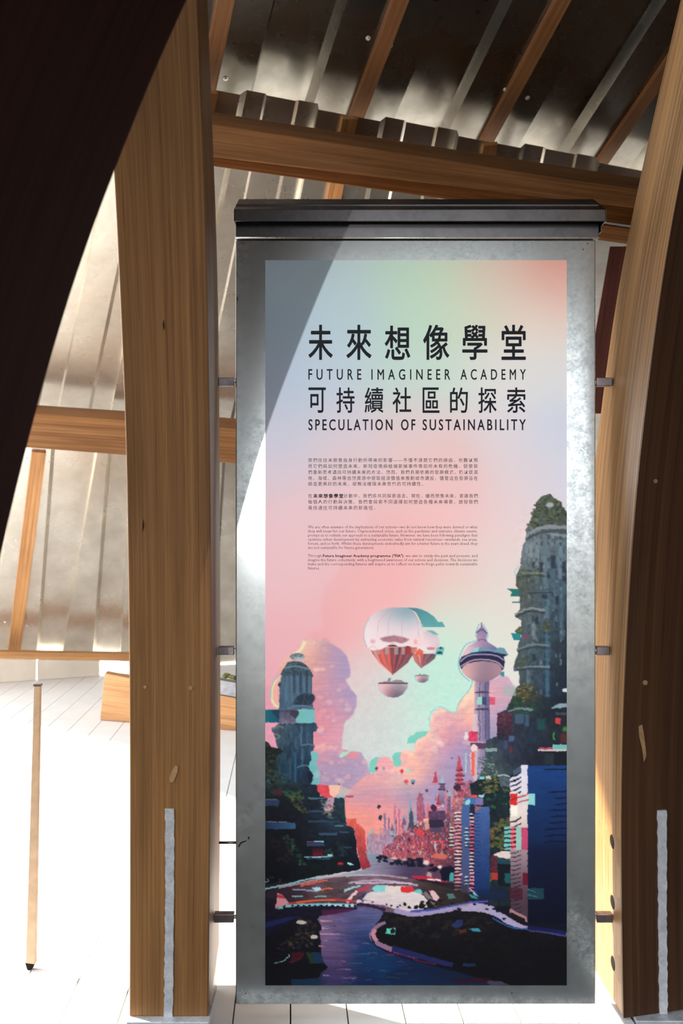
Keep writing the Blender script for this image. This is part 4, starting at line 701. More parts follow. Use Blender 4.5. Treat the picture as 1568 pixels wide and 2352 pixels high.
    dx = (vnoise(AH, AW, 7, 5, 91) * 3.2 + vnoise(AH, AW, 3, 3, 92) * 1.6) * amp; dy = (vnoise(AH, AW, 7, 5, 93) * 2.6 + vnoise(AH, AW, 3, 3, 94) * 1.4) * amp
    iy = np.clip(np.round(np.arange(AH)[:, None] + dy).astype(int), 0, AH - 1); ix = np.clip(np.round(np.arange(AW)[None, :] + dx).astype(int), 0, AW - 1)
    warped = canvas[iy, ix]
    g = 1 + amp * (0.06 * vnoise(AH, AW, 2.2, 2.2, 95) + 0.05 * vnoise(AH, AW, 9, 7, 96))
    canvas[:] = warped * g[..., None]
POSTER_STEP = 1.5
def to_ink(lin, xs, ys):
    return np.clip(lin, 0.002, 0.9)
# ---------------------------------------------------------------- outside ground and the deck floor
g = link('ground', mesh('ground', [(-80, -80, -0.06), (80, -80, -0.06), (80, 80, -0.06), (-80, 80, -0.06)], [(0, 1, 2, 3)]), M['ground'])
tag(g, kind='structure')

floor = empty('floor'); tag(floor, kind='structure')
PD = Vector((-0.053, 1.0, 0)).normalized(); PN = Vector((PD.y, -PD.x, 0))
PW = 0.1604; base_pt = P(667, 2310, H * F / (2310 - CY)); base_pt.z = 0
k0, k1 = -26, 13
plank_long = boxm('plank', 0.002, PW - 0.002, -0.28, 6.6, -0.028, 0.0)
plank_short = boxm('plank', 0.002, PW - 0.002, -0.28, 0.95, -0.028, 0.0)
for k in range(k0, k1):
    o = link('plank', plank_long if k < 0 else plank_short, M['white'], floor)
    off = base_pt + PN * (k * PW)
    o.matrix_basis = Matrix.Translation(off) @ Matrix.Rotation(math.atan2(-PD.x, PD.y), 4, 'Z')
sub = link('deck_base', boxm('deck_base', -5.2, 2.6, -2.4, 9.6, -0.058, -0.034), M['black'], floor)

# kerb board beside the right column
kb = [(P(1375, 2310, H * F / (2310 - CY)))]; kx = kb[0].x + 0.004
def kx_at(y): return kx + (y - 2.755) * PD.x / PD.y
me = loft('kerb_board', [[(kx_at(y), y, 0.0), (kx_at(y) + 0.03, y, 0.0), (kx_at(y) + 0.03, y, 0.052), (kx_at(y), y, 0.052)] for y in (2.0, 6.2)])
o = link('trim_1', me, M['white'], bevel=0.002); tag(o, kind='structure')

# ---------------------------------------------------------------- shell: lower wall (A-B), middle tier (B-C), upper roof (C up)
T2L, T2R = P(495, 207, 4.6), P(1445, 387, 5.65)
CDIR = (T2R - T2L).normalized()
RIB = Vector((0.329, -1.0, 0.506)).normalized()
def on_line(a, d, px):
    """Point of the line a + t d that the pixel column px crosses."""
    k = (px - CX) / F
    t = (k * a.y - a.x) / (d.x - k * d.y)
    return a + d * t
wall_b = empty('wall_back'); tag(wall_b, kind='structure')
ceil = empty('ceiling'); tag(ceil, kind='structure')

YA = 8.2
A0 = P(0, 1500, YA - 0.22); A1 = P(297, 1506, YA + 0.22)
ADIR = (A1 - A0).normalized()
B0 = P(100, 1000, 6.75); B1 = P(520, 1040, 7.25); BDIR = (B1 - B0).normalized()
LV = 0.055

def sheet(name, bot, top, parent, mat, seg=8, bulge=0.0):
    """Folded sheet between two polylines with the same number of points."""
    n = len(bot); v = []; f = []
    for i in range(seg + 1):
        t = i / seg
        for j in range(n):
            v.append(bot[j].lerp(top[j], t))
    for i in range(seg):
        for j in range(n - 1):
            f.append((i * n + j, i * n + j + 1, (i + 1) * n + j + 1, (i + 1) * n + j))
    return link(name, mesh(name, v, f), mat, parent, solid=0.0015)

def screw(p, nrm, parent, r=0.011):
    nrm = nrm.normalized()
    o = cyl('screw', p, p + nrm * 0.004, r, r, M['screw'], parent, n=14)
    cyl('screw_head', p + nrm * 0.004, p + nrm * 0.011, r * 0.62, r * 0.5, M['screw'], o, n=6, smooth=False)
    return o

# lower wall sheets: fold lines given as (pixel at the sill, pixel at the purlin, level)
folds = [(-330, -250, 0), (-262, -190, 0), (-258, -186, 1), (-205, -150, 1), (-200, -144, 0), (-140, -90, 0), (-135, -86, 1), (-30, 36, 1), (-24, 42, 0), (82, 119, 0), (86, 124, 1), (137, 221, 1), (142, 228, 0), (211, 248, 0), (216, 254, 1), (270, 299, 1), (276, 306, 0), (345, 372, 0),
         (350, 376, 1), (405, 440, 1), (412, 446, 0), (482, 512, 0), (488, 517, 1), (545, 580, 1), (551, 586, 0), (640, 670, 0), (646, 676, 1), (720, 760, 1), (726, 766, 0), (820, 850, 0), (826, 856, 1), (900, 940, 1), (906, 946, 0), (1000, 1030, 0)]
WN = Vector((0, 0.86, 0.5))
bot, top = [], []
for (xb, xt, lv) in folds:
    b = on_line(A0, ADIR, xb) + WN * (LV * lv) + Vector((0, 0.02, 0)); t = on_line(B0, BDIR, xt) + WN * (LV * lv)
    d = (b - t).normalized()
    bot.append(b + d * (0.13 if xb < 300 else (b.z - 0.012) / -d.z)); top.append(t - d * 0.04)
cuts = [0, 7, 13, 18, 23, 28, len(folds) - 1]
for a, b in zip(cuts[:-1], cuts[1:]):
    sheet('metal_sheet', bot[a:b + 1], top[a:b + 1], wall_b, M['sheet'])
LN = (top[8] - bot[8]).cross(bot[9] - bot[8]).normalized()
if LN.y > 0: LN = -LN
def tier1(px, py):
    """Point on the near flats of the lower wall under pixel (px, py)."""
    dirv = Vector(((px - CX) / F, 1.0, -(py - CY) / F)); o_ = Vector((0, 0, H))
    t = (bot[8] - o_).dot(LN) / dirv.dot(LN)
    return o_ + dirv * t
bt = beam('batten', tier1(32, 1497) + LN * 0.014, tier1(89, 1034) + LN * 0.014, 0.098, 0.028, M['batten'], wall_b, up=LN, bevel=0.003)
for (px, py) in [(61, 1052), (112, 1060), (38, 1241), (87.5, 1252), (12, 1429), (61, 1437)]:
    screw(tier1(px, py), LN, wall_b, r=0.010)

# middle tier
TW = T2R - T2L
bat2 = [(-330, -160), (-10, 158), (311, 480), (640, 802), (965, 1124), (1290, 1446), (1610, 1770)]   # batten pixel at B and at the top of the tier
M2N = Vector((0.25, 0.62, 0.74)).normalized()
def tier2_profile(xa, xb):
    w = xb - xa
    return [(xa - 0.22 * w, 0), (xa + 0.22 * w, 0), (xa + 0.245 * w, 1), (xa + 0.375 * w, 1), (xa + 0.395 * w, 0.75), (xa + 0.60 * w, 0.75), (xa + 0.62 * w, 1), (xa + 0.755 * w, 1), (xb - 0.22 * w, 0)]
for (b0, t0), (b1, t1) in zip(bat2[:-1], bat2[1:]):
    pb, pt = tier2_profile(b0, b1), tier2_profile(t0, t1)
    bb = [on_line(B0 + Vector((0, 0.02, -0.04)), BDIR, x) + M2N * (LV * lv) for x, lv in pb]
    tt = [on_line(T2L, CDIR, x) + M2N * (LV * lv) for x, lv in pt]
    sheet('metal_sheet', bb, tt, wall_b, M['sheet'])
for (b0, t0) in bat2[:5]:
    a = on_line(B0 + Vector((0, 0.02, -0.04)), BDIR, b0); b = on_line(T2L, CDIR, t0)
    n2 = (b - a).cross(CDIR).normalized()
    if n2.y > 0: n2 = -n2
    beam('batten', a + n2 * 0.014, b + n2 * 0.014, 0.085, 0.028, M['batten'], wall_b, up=n2, bevel=0.003)

# upper roof: starts behind the top edge of the middle tier (open slot to the sky between them)
C3 = P(495, 262, 4.9)
RN = RIB.cross(CDIR).normalized()
if RN.z > 0: RN = -RN                                    # towards the room
def roof_pt(px, py):
    dirv = Vector(((px - CX) / F, 1.0, -(py - CY) / F)); o_ = Vector((0, 0, H))
    t = (C3 - o_).dot(RN) / dirv.dot(RN)
    return o_ + dirv * t
def roof_s(px, py):
    return (roof_pt(px, py) - C3)
# batten centre lines (pixels near the slot)
bats = [roof_pt(504, 201), roof_pt(818, 258), roof_pt(1137, 322)]
perp = (CDIR - RIB * CDIR.dot(RIB)).normalized()
ss = [(b - C3).dot(perp) for b in bats]
per = (ss[2] - ss[0]) / 2
def roof_at(s, r):
    """s across the ribs, r along the ribs from the slot line."""
    base = C3 + CDIR * (s / CDIR.dot(perp))
    return base + RIB * r
RL = 7.2
cent = [ss[1] + per * k for k in range(-3, 4)]
for c in cent:
    prof = [(-0.5, 1), (-0.335, 1), (-0.30, 0), (0.275, 0), (0.31, 1), (0.5, 1)]
    bb = [roof_at(c + per * u, -0.02) - RN * (LV * 1.1 * lv) for u, lv in prof]
    tt = [roof_at(c + per * u, RL) - RN * (LV * 1.1 * lv) for u, lv in prof]
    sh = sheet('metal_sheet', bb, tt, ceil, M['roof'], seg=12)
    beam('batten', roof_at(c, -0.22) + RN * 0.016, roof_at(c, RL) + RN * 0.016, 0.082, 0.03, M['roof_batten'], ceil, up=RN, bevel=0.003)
for (px, py) in [(845, 87), (896, 104), (1160, 205), (1211, 224), (518, 180)]:
    screw(roof_pt(px, py), RN, ceil, r=0.0125)
# extra screws up the roof, out of the picture, keep the same rhythm
# ---------------------------------------------------------------- purlins and sill timbers
def quad_beam(name, left, right, mat, label, cat='beam', grain_x=True, bevel=0.004):
    """Beam given by four corner points at each end, its origin at the left end."""
    o0 = left[0]; d = (sum(right, Vector()) - sum(left, Vector())) / 4
    z = d.normalized(); x = Vector((0, 0, 1)).cross(z).normalized(); y = z.cross(x)
    R = Matrix((x, y, z)).transposed(); Ri = R.inverted()
    me = loft(name, [[Ri @ (p - o0) for p in left], [Ri @ (p - o0) for p in right]])
    o = link(name, me, mat, bevel=bevel); m4 = R.to_4x4(); m4.translation = o0; o.matrix_basis = m4
    if label: tag(o, label, cat, kind='thing')
    return o

def ext(pl, pr, t0, t1):
    return pl.lerp(pr, t0), pl.lerp(pr, t1)
def pix_beam(name, pl, pr, t0, t1, mat, label, bevel=0.004):
    """pl / pr: corner list of (px, py, depth) at two reference columns, stretched to t0..t1 along the beam."""
    L, R_ = [], []
    for a, b in zip(pl, pr):
        u, v = ext(P(*a), P(*b), t0, t1); L.append(u); R_.append(v)
    return quad_beam(name, L, R_, mat, label, bevel=bevel)

up_b = pix_beam('purlin_beam', [(497, 362, 4.42), (497, 286, 4.42), (497, 259, 4.66), (497, 340, 4.68)],
                [(1440, 476, 5.20), (1440, 432, 5.20), (1440, 404, 5.45), (1440, 452, 5.45)], -0.12, 1.06, M['purlin'],
                'heavy brown timber purlin under the notched sheet ends, above the sign hood')
lo_b = pix_beam('purlin_beam', [(497, 383, 4.56), (497, 362, 4.56), (497, 345, 4.8), (497, 366, 4.8)],
                [(1440, 517, 5.55), (1440, 474, 5.55), (1440, 462, 5.8), (1440, 505, 5.8)], -0.12, 1.05, M['purlin'],
                'thinner timber rail tucked under the heavy purlin behind the sign hood')
lo2 = pix_beam('purlin_beam', [(1200, 526, 5.38), (1200, 490, 5.38), (1200, 486, 5.5), (1200, 522, 5.5)],
               [(1440, 561, 5.48), (1440, 525, 5.48), (1440, 521, 5.6), (1440, 557, 5.6)], -0.3, 1.05, M['purlin'],
               'lowest dim timber rail between the sign hood and the right column')
mid_b = pix_beam('purlin_beam', [(100, 1031, 6.18), (100, 951, 6.18), (100, 931, 6.34), (100, 1012, 6.34)],
                 [(530, 1064, 6.60), (530, 984, 6.60), (530, 960, 6.78), (530, 1040, 6.78)], -0.75, 1.9, M['purlin'],
                 'sunlit timber purlin crossing the metal wall halfway up')
sill = pix_beam('sill_beam', [(0, 1513, 7.66), (0, 1497, 7.66), (0, 1492, 7.78), (0, 1508, 7.78)],
                [(297, 1519, 8.08), (297, 1502, 8.08), (297, 1497, 8.2), (297, 1514, 8.2)], -0.9, 1.25, M['batten'],
                'slim timber sill rail along the foot of the metal wall')
for (x0, x1, nm) in [(-160, 82, 'long pale skirting board under the sill rail, left of the board joint'), (87, 228, 'short pale skirting board under the sill rail beside the timber base block')]:
    a = on_line(A0, ADIR, x0); b = on_line(A0, ADIR, x1)
    fr = [Vector((a.x, a.y - 0.02, 0.002)), Vector((a.x, a.y - 0.02, a.z - 0.05)), Vector((a.x, a.y + 0.02, a.z - 0.05)), Vector((a.x, a.y + 0.02, 0.002))]
    ri = [Vector((b.x, b.y - 0.02, 0.002)), Vector((b.x, b.y - 0.02, b.z - 0.05)), Vector((b.x, b.y + 0.02, b.z - 0.05)), Vector((b.x, b.y + 0.02, 0.002))]
    quad_beam('skirting_board', fr, ri, M['board'], nm, 'board', bevel=0.002)
# timber base block with a raked end, steel flashing on it
yb0, yb1 = H * F / (1655 - CY), H * F / (1679 - CY)
L_ = [P(230, 1655, yb0), P(240, 1546, yb0), P(246, 1540, yb0 + 0.4), P(236, 1630, yb0 + 0.4)]
R_ = [P(540, 1679, yb1), P(540, 1603, yb1), P(540, 1598, yb1 + 0.4), P(540, 1655, yb1 + 0.4)]
for q in (0, 3):
    L_[q].z = 0.002; R_[q].z = 0.002
R2 = [l.lerp(r, 2.1) for l, r in zip(L_, R_)]
for q in (0, 3): R2[q].z = 0.002
bb_ = empty('base_block', Vector((L_[0].x, L_[0].y, 0))); tag(bb_, 'bright timber base block with a raked end and steel flashing on the white deck', 'timber block')
blk = quad_beam('block', L_, R2, M['batten'], None, bevel=0.006)
mw = blk.matrix_basis.copy(); blk.parent = bb_; blk.matrix_parent_inverse = Matrix.Translation(-bb_.location); blk.matrix_basis = mw
fa, fb = L_[1].lerp(R_[1], 0.78), L_[1].lerp(R_[1], 1.7)
up_, dp = Vector((0, 0, 0.001)), Vector((0.02, 0.3, 0.0))
bk = (L_[2] - L_[1]).lerp(R_[2] - R_[1], 1.0)
def flash_sec(p, hh): return [p + up_ + bk * 0.06, p + up_ + bk * 0.06 + Vector((0, 0.01, hh)), p + up_ + bk * 0.8 + Vector((0, 0, hh + 0.012)), p + up_ + bk * 0.8]
o = link('steel_flashing', hexa('steel_flashing', flash_sec(fa, 0.095) + flash_sec(fb, 0.095)), M['hood'], bb_, bevel=0.003); o['label'] = 'folded grey steel flashing'
# moss tuft on the flashing
bm = bmesh.new(); rr = random.Random(3)
mb = flash_sec(L_[1].lerp(R_[1], 0.96), 0.095)[1]; md = (R_[1] - L_[1]).normalized()
for i in range(30):
    r_ = 0.009 + rr.random() * 0.008
    c = mb + md * (rr.random() * 0.13 - 0.05) + Vector((0, 0.03 + rr.random() * 0.05, r_ + 0.002 + rr.random() * 0.02 * (1 - abs(i - 15) / 20)))
    bmesh.ops.create_icosphere(bm, subdivisions=1, radius=r_, matrix=Matrix.Translation(c) @ Matrix.Diagonal((1.4, 1, 0.8, 1)))
me = bpy.data.meshes.new('moss'); bm.to_mesh(me); bm.free()
o = link('moss_tuft', me, M['moss'], smooth=True); tag(o, 'small olive moss tuft growing on top of the timber base block', 'moss')

# slim stake on the deck
ys = H * F / (2226 - CY)
ft = P(72, 2226, ys); ft.z = 0
st = empty('timber_stake', ft); tag(st, 'slim pale timber stake standing on the white deck with a dark metal foot', 'stake')
tp = P(87, 1575, ys)
me = loft('shaft', [[ft + Vector((-0.0135, -0.012, 0.02)), ft + Vector((0.0135, -0.012, 0.02)), ft + Vector((0.0135, 0.012, 0.02)), ft + Vector((-0.0135, 0.012, 0.02))],
                    [tp + Vector((-0.0095, -0.008, 0)), tp + Vector((0.0095, -0.008, 0)), tp + Vector((0.0095, 0.008, 0)), tp + Vector((-0.0095, 0.008, 0))]])
link('shaft', me, M['stake'], st, bevel=0.001)
me = loft('foot', [[ft + Vector((-0.010, -0.008, 0.001)), ft + Vector((0.003, -0.008, 0.001)), ft + Vector((0.003, 0.008, 0.001)), ft + Vector((-0.010, 0.008, 0.001))],
                   [ft + Vector((-0.015, -0.013, 0.024)), ft + Vector((0.012, -0.013, 0.021)), ft + Vector((0.012, 0.013, 0.021)), ft + Vector((-0.015, 0.013, 0.024))]])
o = link('foot', me, M['black'], st); o['label'] = 'dark metal foot'
link('cap', boxm('cap', tp.x - 0.011, tp.x + 0.011, tp.y - 0.01, tp.y + 0.01, tp.z, tp.z + 0.006), M['bracket'], st)

# ---------------------------------------------------------------- columns
YS = ([-900, -600, 0, 400, 640, 1000, 1500, 2335], [1.78, 1.85, 2.04, 2.19, 2.23, 2.357, 2.394, 2.5])
YFIT = np.polyfit(YS[0], YS[1], 2)
def ycol(py): return float(np.polyval(YFIT, py))
YRFIT = np.polyfit([-900, 0, 400, 876, 1496, 2112, 2336], [1.80, 2.04, 2.19, 2.353, 2.53, 2.58, 2.59], 3)
def ycol_r(py): return float(np.polyval(YRFIT, py))
def smooth_rows(rows, n=5):
    a = np.array(rows, float); ts = np.linspace(a[0, 0], a[-1, 0], n * (len(a) - 1) + 1)
    out = []
    for t in ts:
        out.append([t] + [float(np.interp(t, a[:, 0], a[:, j])) for j in range(1, a.shape[1])])
    o = np.array(out)
    for _ in range(6):
        o[1:-1, 1:] = (o[:-2, 1:] + 2 * o[1:-1, 1:] + o[2:, 1:]) / 4
    return o
def chip(name, pts, nrm, mat, parent, th=0.0012):
    c = [p + nrm * 0.0004 for p in pts]; d = [p + nrm * th for p in pts]
    return link(name, loft(name, [c, d]), mat, parent)

# left column: (row, left edge, right front edge, right back edge)
lrows = [(-700, 185, 420, 462), (0, 233, 455, 484), (400, 263, 470, 497), (640, 273, 476, 502), (1000, 290, 482.5, 504.5), (1500, 297, 486, 506), (1900, 298, 482, 506), (2336, 297, 478.5, 503)]
DEP = 0.42
lc = empty('timber_column', P(388, 2336, 2.5)); lc.location.z = 0.0
tag(lc, 'tall golden brown timber column with a metal strip, left of the poster sign', 'column', 'curved timber columns', 'thing')
rings = []
for (py, xl, xr, xb) in smooth_rows(lrows):
    y = ycol(py); a = P(xl, py, y); b = P(xr, py, y)
    c = Vector(((xb - CX) / F * (y + DEP), y + DEP, b.z)); d = Vector((a.x + (c.x - b.x), y + DEP, a.z))
    rings.append([a, b, c, d])
set_grain(link('post', loft('post', rings[::-1]), M['column'], lc, bevel=0.004), 4)
zb = P(388, 2336, 2.5).z
fx0, fx1 = P(293, 2336, 2.49).x, P(481, 2336, 2.49).x
link('base_plate', boxm('base_plate', fx0, fx1, 2.475, 2.56, zb - 0.017, zb), M['plate'], lc, bevel=0.002)
link('foot_stub', boxm('foot_stub', P(320, 0, 2.5).x, P(458, 0, 2.5).x, 2.5, 2.85, 0.001, zb - 0.017), M['bracket'], lc, bevel=0.003)
def strip(rows, parent, seed, yf=None):
    """Steel fin filling the slot in the column front: ragged edges."""
    r = random.Random(seed); L1, L2 = [], []
    n = 46
    a = np.array(rows, float)
    for i in range(n + 1):
        py = a[0, 0] + (a[-1, 0] - a[0, 0]) * i / n
        x0 = float(np.interp(py, a[:, 0], a[:, 1])) + r.uniform(-1.4, 1.4); x1 = float(np.interp(py, a[:, 0], a[:, 2])) + r.uniform(-1.0, 1.2)
        y = (yf or ycol)(py) - 0.003
        L1.append([P(x0, py, y), P(x1, py, y), P(x1, py, y) + Vector((0, 0.02, 0)), P(x0, py, y) + Vector((0, 0.02, 0))])
    return link('slot_plate', loft('slot_plate', L1[::-1]), M['plate'], parent)
strip([(1858, 379, 400), (2100, 379, 399), (2338, 376, 396)], lc, 4)
N_ = Vector((0, -1, 0))
def front_pts(pix, dy=0.0): return [P(x, y, ycol(y) - 0.001 - dy) for x, y in pix]
chip('wood_chip', front_pts([(391, 1797), (389, 1785), (396, 1768), (403, 1757), (408, 1760), (407, 1774), (399, 1795)]), N_, M['scar'], lc)
for (x, y, r_) in [(333, 1578, 4), (438, 1580, 5)]:
    chip('wood_chip', front_pts([(x + r_ * math.cos(a / 7 * 6.283), y + r_ * math.sin(a / 7 * 6.283)) for a in range(7)]), N_, M['scar'], lc)
for q in [[(328, 1200), (330, 1190), (330, 1212), (327, 1222)], [(374, 742), (376, 734), (377, 752), (375, 760)]]:
    chip('crack', front_pts(q), N_, M['black'], lc, th=0.0008)

# right column
rrows = [(-700, 1800), (0, 1645), (208, 1601), (400, 1562), (536, 1536), (716, 1508), (903, 1485), (1036, 1468), (1200, 1453), (1322, 1446), (1445, 1439), (1592, 1431), (1739, 1427), (1935, 1425), (2180, 1427), (2336, 1430)]
rc = empty('timber_column', P(1520, 2336, 2.59)); rc.location.z = 0.0
def front_pts_r(pix, dy=0.0): return [P(x, y, ycol_r(y) + 0.05 * (P(x, y, ycol_r(y)).x - P(float(np.interp(y, [q[0] for q in rrows], [q[1] for q in rrows])), y, ycol_r(y)).x) / 0.2 - 0.0075) for x, y in pix]
zr = P(1430, 2336, ycol_r(2336)).z
tag(rc, 'leaning timber column with bright inner face and bolt holes, right of the poster sign', 'column', 'curved timber columns', 'thing')
rings = []
RAT = 1.178
for (py, xf) in smooth_rows(rrows, 3):
    y = ycol_r(py); a = P(xf, py, y); xb = CX + (xf - CX) / RAT; yb = y + DEP
    d = Vector(((xb - CX) / F * yb, yb, a.z)); b = a + Vector((0.2, 0.05, 0)); c = b + (d - a)
    rings.append([a, b, c, d])
post_r = link('post', loft('post', rings[::-1]), M['column_right'], rc, bevel=0.004); set_grain(post_r, 4)
fr_rings = [[a + Vector((0.0, -0.006, 0)), b + Vector((0.0, -0.006, 0)), b + Vector((0, -0.0005, 0)), a + Vector((0, -0.0005, 0))] for a, b, c, d in rings]  # thin facing that carries the painted shade of the column front
shade_o = link('shade_face', loft('shade_face', fr_rings[::-1]), M['column_shade'], rc); shade_o['label'] = 'front face coloured dark brown for its shade'; set_grain(shade_o, 4)
rx0 = kx_at(2.55) + 0.034; rx1 = rx0 + 0.2; yr0 = ycol_r(2336) - 0.02
link('base_plate', boxm('base_plate', rx0, rx1, yr0, yr0 + 0.1, zr - 0.017, zr), M['plate'], rc, bevel=0.002)
link('foot_stub', boxm('foot_stub', rx0 + 0.01, rx1 - 0.03, yr0 + 0.03, yr0 + 0.38, 0.001, zr - 0.017), M['bracket'], rc, bevel=0.003)
strip([(1862, 1510, 1531), (2100, 1512, 1531), (2338, 1514, 1533)], rc, 9, lambda q: ycol_r(q) + 0.024 - 0.006)
chip('wood_chip', front_pts_r([(1466, 1668), (1474, 1664), (1478, 1685), (1484, 1735), (1478, 1750), (1474, 1720), (1467, 1690)]), N_, M['scar'], rc)
for (x, y, r_) in [(1481, 1568, 6), (1505, 1105, 5)]:
    chip('wood_chip', front_pts_r([(x + r_ * math.cos(a / 8 * 6.283), y + r_ * math.sin(a / 8 * 6.283)) for a in range(8)]), N_, M['scar'], rc)
# bolt holes cut into the inner face; black plugs paint the dark inside
cutters = []
def inner_face(px, py):
    """Point of the right column's inner face under a pixel."""
    best = None
    for i in range(len(rings) - 1):
        a, d, a2, d2 = rings[i][0], rings[i][3], rings[i + 1][0], rings[i + 1][3]
        n_ = (d - a).cross(a2 - a).normalized(); dirv = Vector(((px - CX) / F, 1.0, -(py - CY) / F))
        t = (a - Vector((0, 0, H))).dot(n_) / dirv.dot(n_); p = Vector((0, 0, H)) + dirv * t
        if min(a.z, a2.z) - 1e-4 <= p.z <= max(a.z, a2.z) + 1e-4: best = (p, n_ if n_.x < 0 else -n_)
    return best
holes = []
for (px, py) in [(1405, 1934), (1406, 2073), (1407, 2213)]:
    p, n_ = inner_face(px, py); holes.append((p, n_))
    cutters.append(cyl('cutter', p + n_ * 0.02, p - n_ * 0.05, 0.0205, 0.0205, None, n=20))
for c in cutters:
    m = post_r.modifiers.new('hole', 'BOOLEAN'); m.operation = 'DIFFERENCE'; m.object = c; m.solver = 'EXACT'
bpy.context.view_layer.update()
dg = bpy.context.evaluated_depsgraph_get()
cut_me = bpy.data.meshes.new_from_object(post_r.evaluated_get(dg)); cut_me.name = 'post'
post_r.modifiers.clear(); post_r.data = cut_me
for c in cutters: bpy.data.objects.remove(c)
for (p, n_) in holes:
    cyl('bolt_hole_shade', p - n_ * 0.0012, p - n_ * 0.05, 0.0195, 0.0195, M['black'], rc, n=20)

# dark red strut behind the right column
quad_beam('timber_strut', [P(1335, 950, 5.6), P(1405, 950, 5.6), P(1405, 950, 5.75), P(1335, 950, 5.75)], [P(1400, 566, 5.6), P(1460, 566, 5.6), P(1460, 566, 5.75), P(1400, 566, 5.75)], M['redwood'], 'dark red timber strut in the gap behind the right column', 'strut')

# foreground arch leg, its shade put into the dark colour, close to the lens
arows = [(-900, 900), (-500, 690), (-200, 530), (0, 432), (54, 407), (168, 357), (250, 321), (321, 296), (404, 262.5), (489, 229), (568, 200), (643, 175), (736, 145), (840, 115), (919, 93), (1016, 68), (1101, 46), (1205, 21), (1298, 0), (1420, -26), (1560, -50), (1750, -75), (2000, -92), (2400, -100), (3779, -100)]
al = empty('timber_arch', (-0.6, 1.0, 0)); tag(al, 'timber arch leg coloured near-black for its shade, leaning in front of the left column', 'column', kind='thing')
rings_a = []
YB = 1.2
a_ = np.array(arows, float)
for py in np.linspace(-900, 3779, 90):
    xr = float(np.interp(py, a_[:, 0], a_[:, 1])); e = P(xr, py, YB)
    f_ = e + Vector((-0.07, -0.62, 0))
    rings_a.append([f_, e, e + Vector((-0.22, 0.02, 0)), f_ + Vector((-0.22, 0, 0))])
for _ in range(5):
    for i in range(1, len(rings_a) - 1):
        for j in range(4):
            rings_a[i][j] = (rings_a[i - 1][j] + rings_a[i][j] * 2 + rings_a[i + 1][j]) / 4
set_grain(link('arch_leg', loft('arch_leg', rings_a[::-1]), M['shaded'], al, bevel=0.006), 4)
link('base_shoe', boxm('base_shoe', rings_a[-1][3].x - 0.01, rings_a[-1][1].x + 0.01, rings_a[-1][0].y - 0.01, YB + 0.02, 0.0, 0.05), M['plate'], al, bevel=0.003)

# ---------------------------------------------------------------- entrance end behind the viewer and side walls
GY = -1.6
opening = [(-1.05, 0.0), (-1.0, 0.9), (-0.9, 1.6), (-0.7, 2.2), (-0.3, 2.72), (0.3, 3.02), (1.0, 3.05), (1.5, 2.82), (1.86, 2.3), (2.0, 1.66), (2.05, 0.8), (2.06, 0.0)]
bm = bmesh.new()
ring = [bm.verts.new((x, GY, z)) for x, z in opening]
lo, hi = bm.verts.new((-2.2, GY, 0.0)), bm.verts.new((-2.2, GY, 6.6))
ro, rh = bm.verts.new((3.4, GY, 0.0)), bm.verts.new((3.4, GY, 6.6))
k = 5
tm = bm.verts.new((0.3, GY, 6.6))
bm.faces.new([lo] + ring[:k + 1] + [tm, hi]); bm.faces.new(ring[k:] + [ro, rh, tm])
me = bpy.data.meshes.new('wall_front'); bm.to_mesh(me); bm.free()
o = link('wall_front', me, M['gable'], solid=0.08); tag(o, kind='structure')
o = link('wall_left', boxm('wall_left', -2.2, -2.12, GY, 0.5, 0, 5.8), M['gable']); tag(o, kind='structure')
o = link('wall_right', boxm('wall_right', 2.6, 2.68, GY, 6.4, 0, 5.8), M['gable']); tag(o, kind='structure')

# spotlight fixture (its lamp is set at the top of the script)
ax = (SPOT_AIM - SPOT).normalized()
sp = empty('spotlight', SPOT - ax * 0.1 + Vector((0, 0, 0))); tag(sp, 'black cylindrical exhibition spotlight on a rod aimed at the poster', 'spotlight')
cyl('housing', SPOT - ax * 0.16, SPOT - ax * 0.03, 0.045, 0.05, M['bracket'], sp, n=24)
side = ax.cross(Vector((0, 0, 1))).normalized(); upv = side.cross(ax)
def added_barn_door(name, target):
    # flap added to keep the beam off a column; edge cuts the target ray
    d = (target - SPOT).normalized(); sgn = 1.0 if d.dot(side) > ax.dot(side) else -1.0
    t = 0.26 / d.dot(ax); e = SPOT + d * t
    h0 = SPOT - ax * 0.03 + side * (0.052 * sgn)
    c = [h0 - upv * 0.3, h0 + upv * 0.3, e + upv * 0.3, e - upv * 0.3]
    q = [p + side * (0.002 * sgn) for p in c]
    link(name, loft(name, [c, q]), M['black'], sp)
added_barn_door('added_barn_door', Vector((-0.316, 2.45, 1.2))); added_barn_door('added_barn_door', Vector((0.735, 2.6, 1.3)))
cyl('lamp_rod', SPOT - ax * 0.1 + Vector((0, 0, 0.04)), SPOT - ax * 0.1 + Vector((0, 0, 3.3)), 0.008, 0.008, M['bracket'], sp, n=10)

# ---------------------------------------------------------------- the sign
YP = 2.654; PXM = F / YP
def S(px, py, dy=0.0):
    return Vector(((px - CX) / PXM, YP + dy, H - (py - CY) / PXM))
sx0, sx1, sy0, sy1 = 541, 1367.5, 551, 2307
sign = empty('hanging_sign', S(954, 2307)); tag(sign, 'tall galvanised steel sign with a printed future city poster, hung between two timber columns', 'sign')
a, b = S(sx0, sy1), S(sx1, sy0)
link('steel_panel', boxm('steel_panel', a.x, b.x, YP, YP + 0.035, a.z, b.z), M['panel'], sign, bevel=0.003)
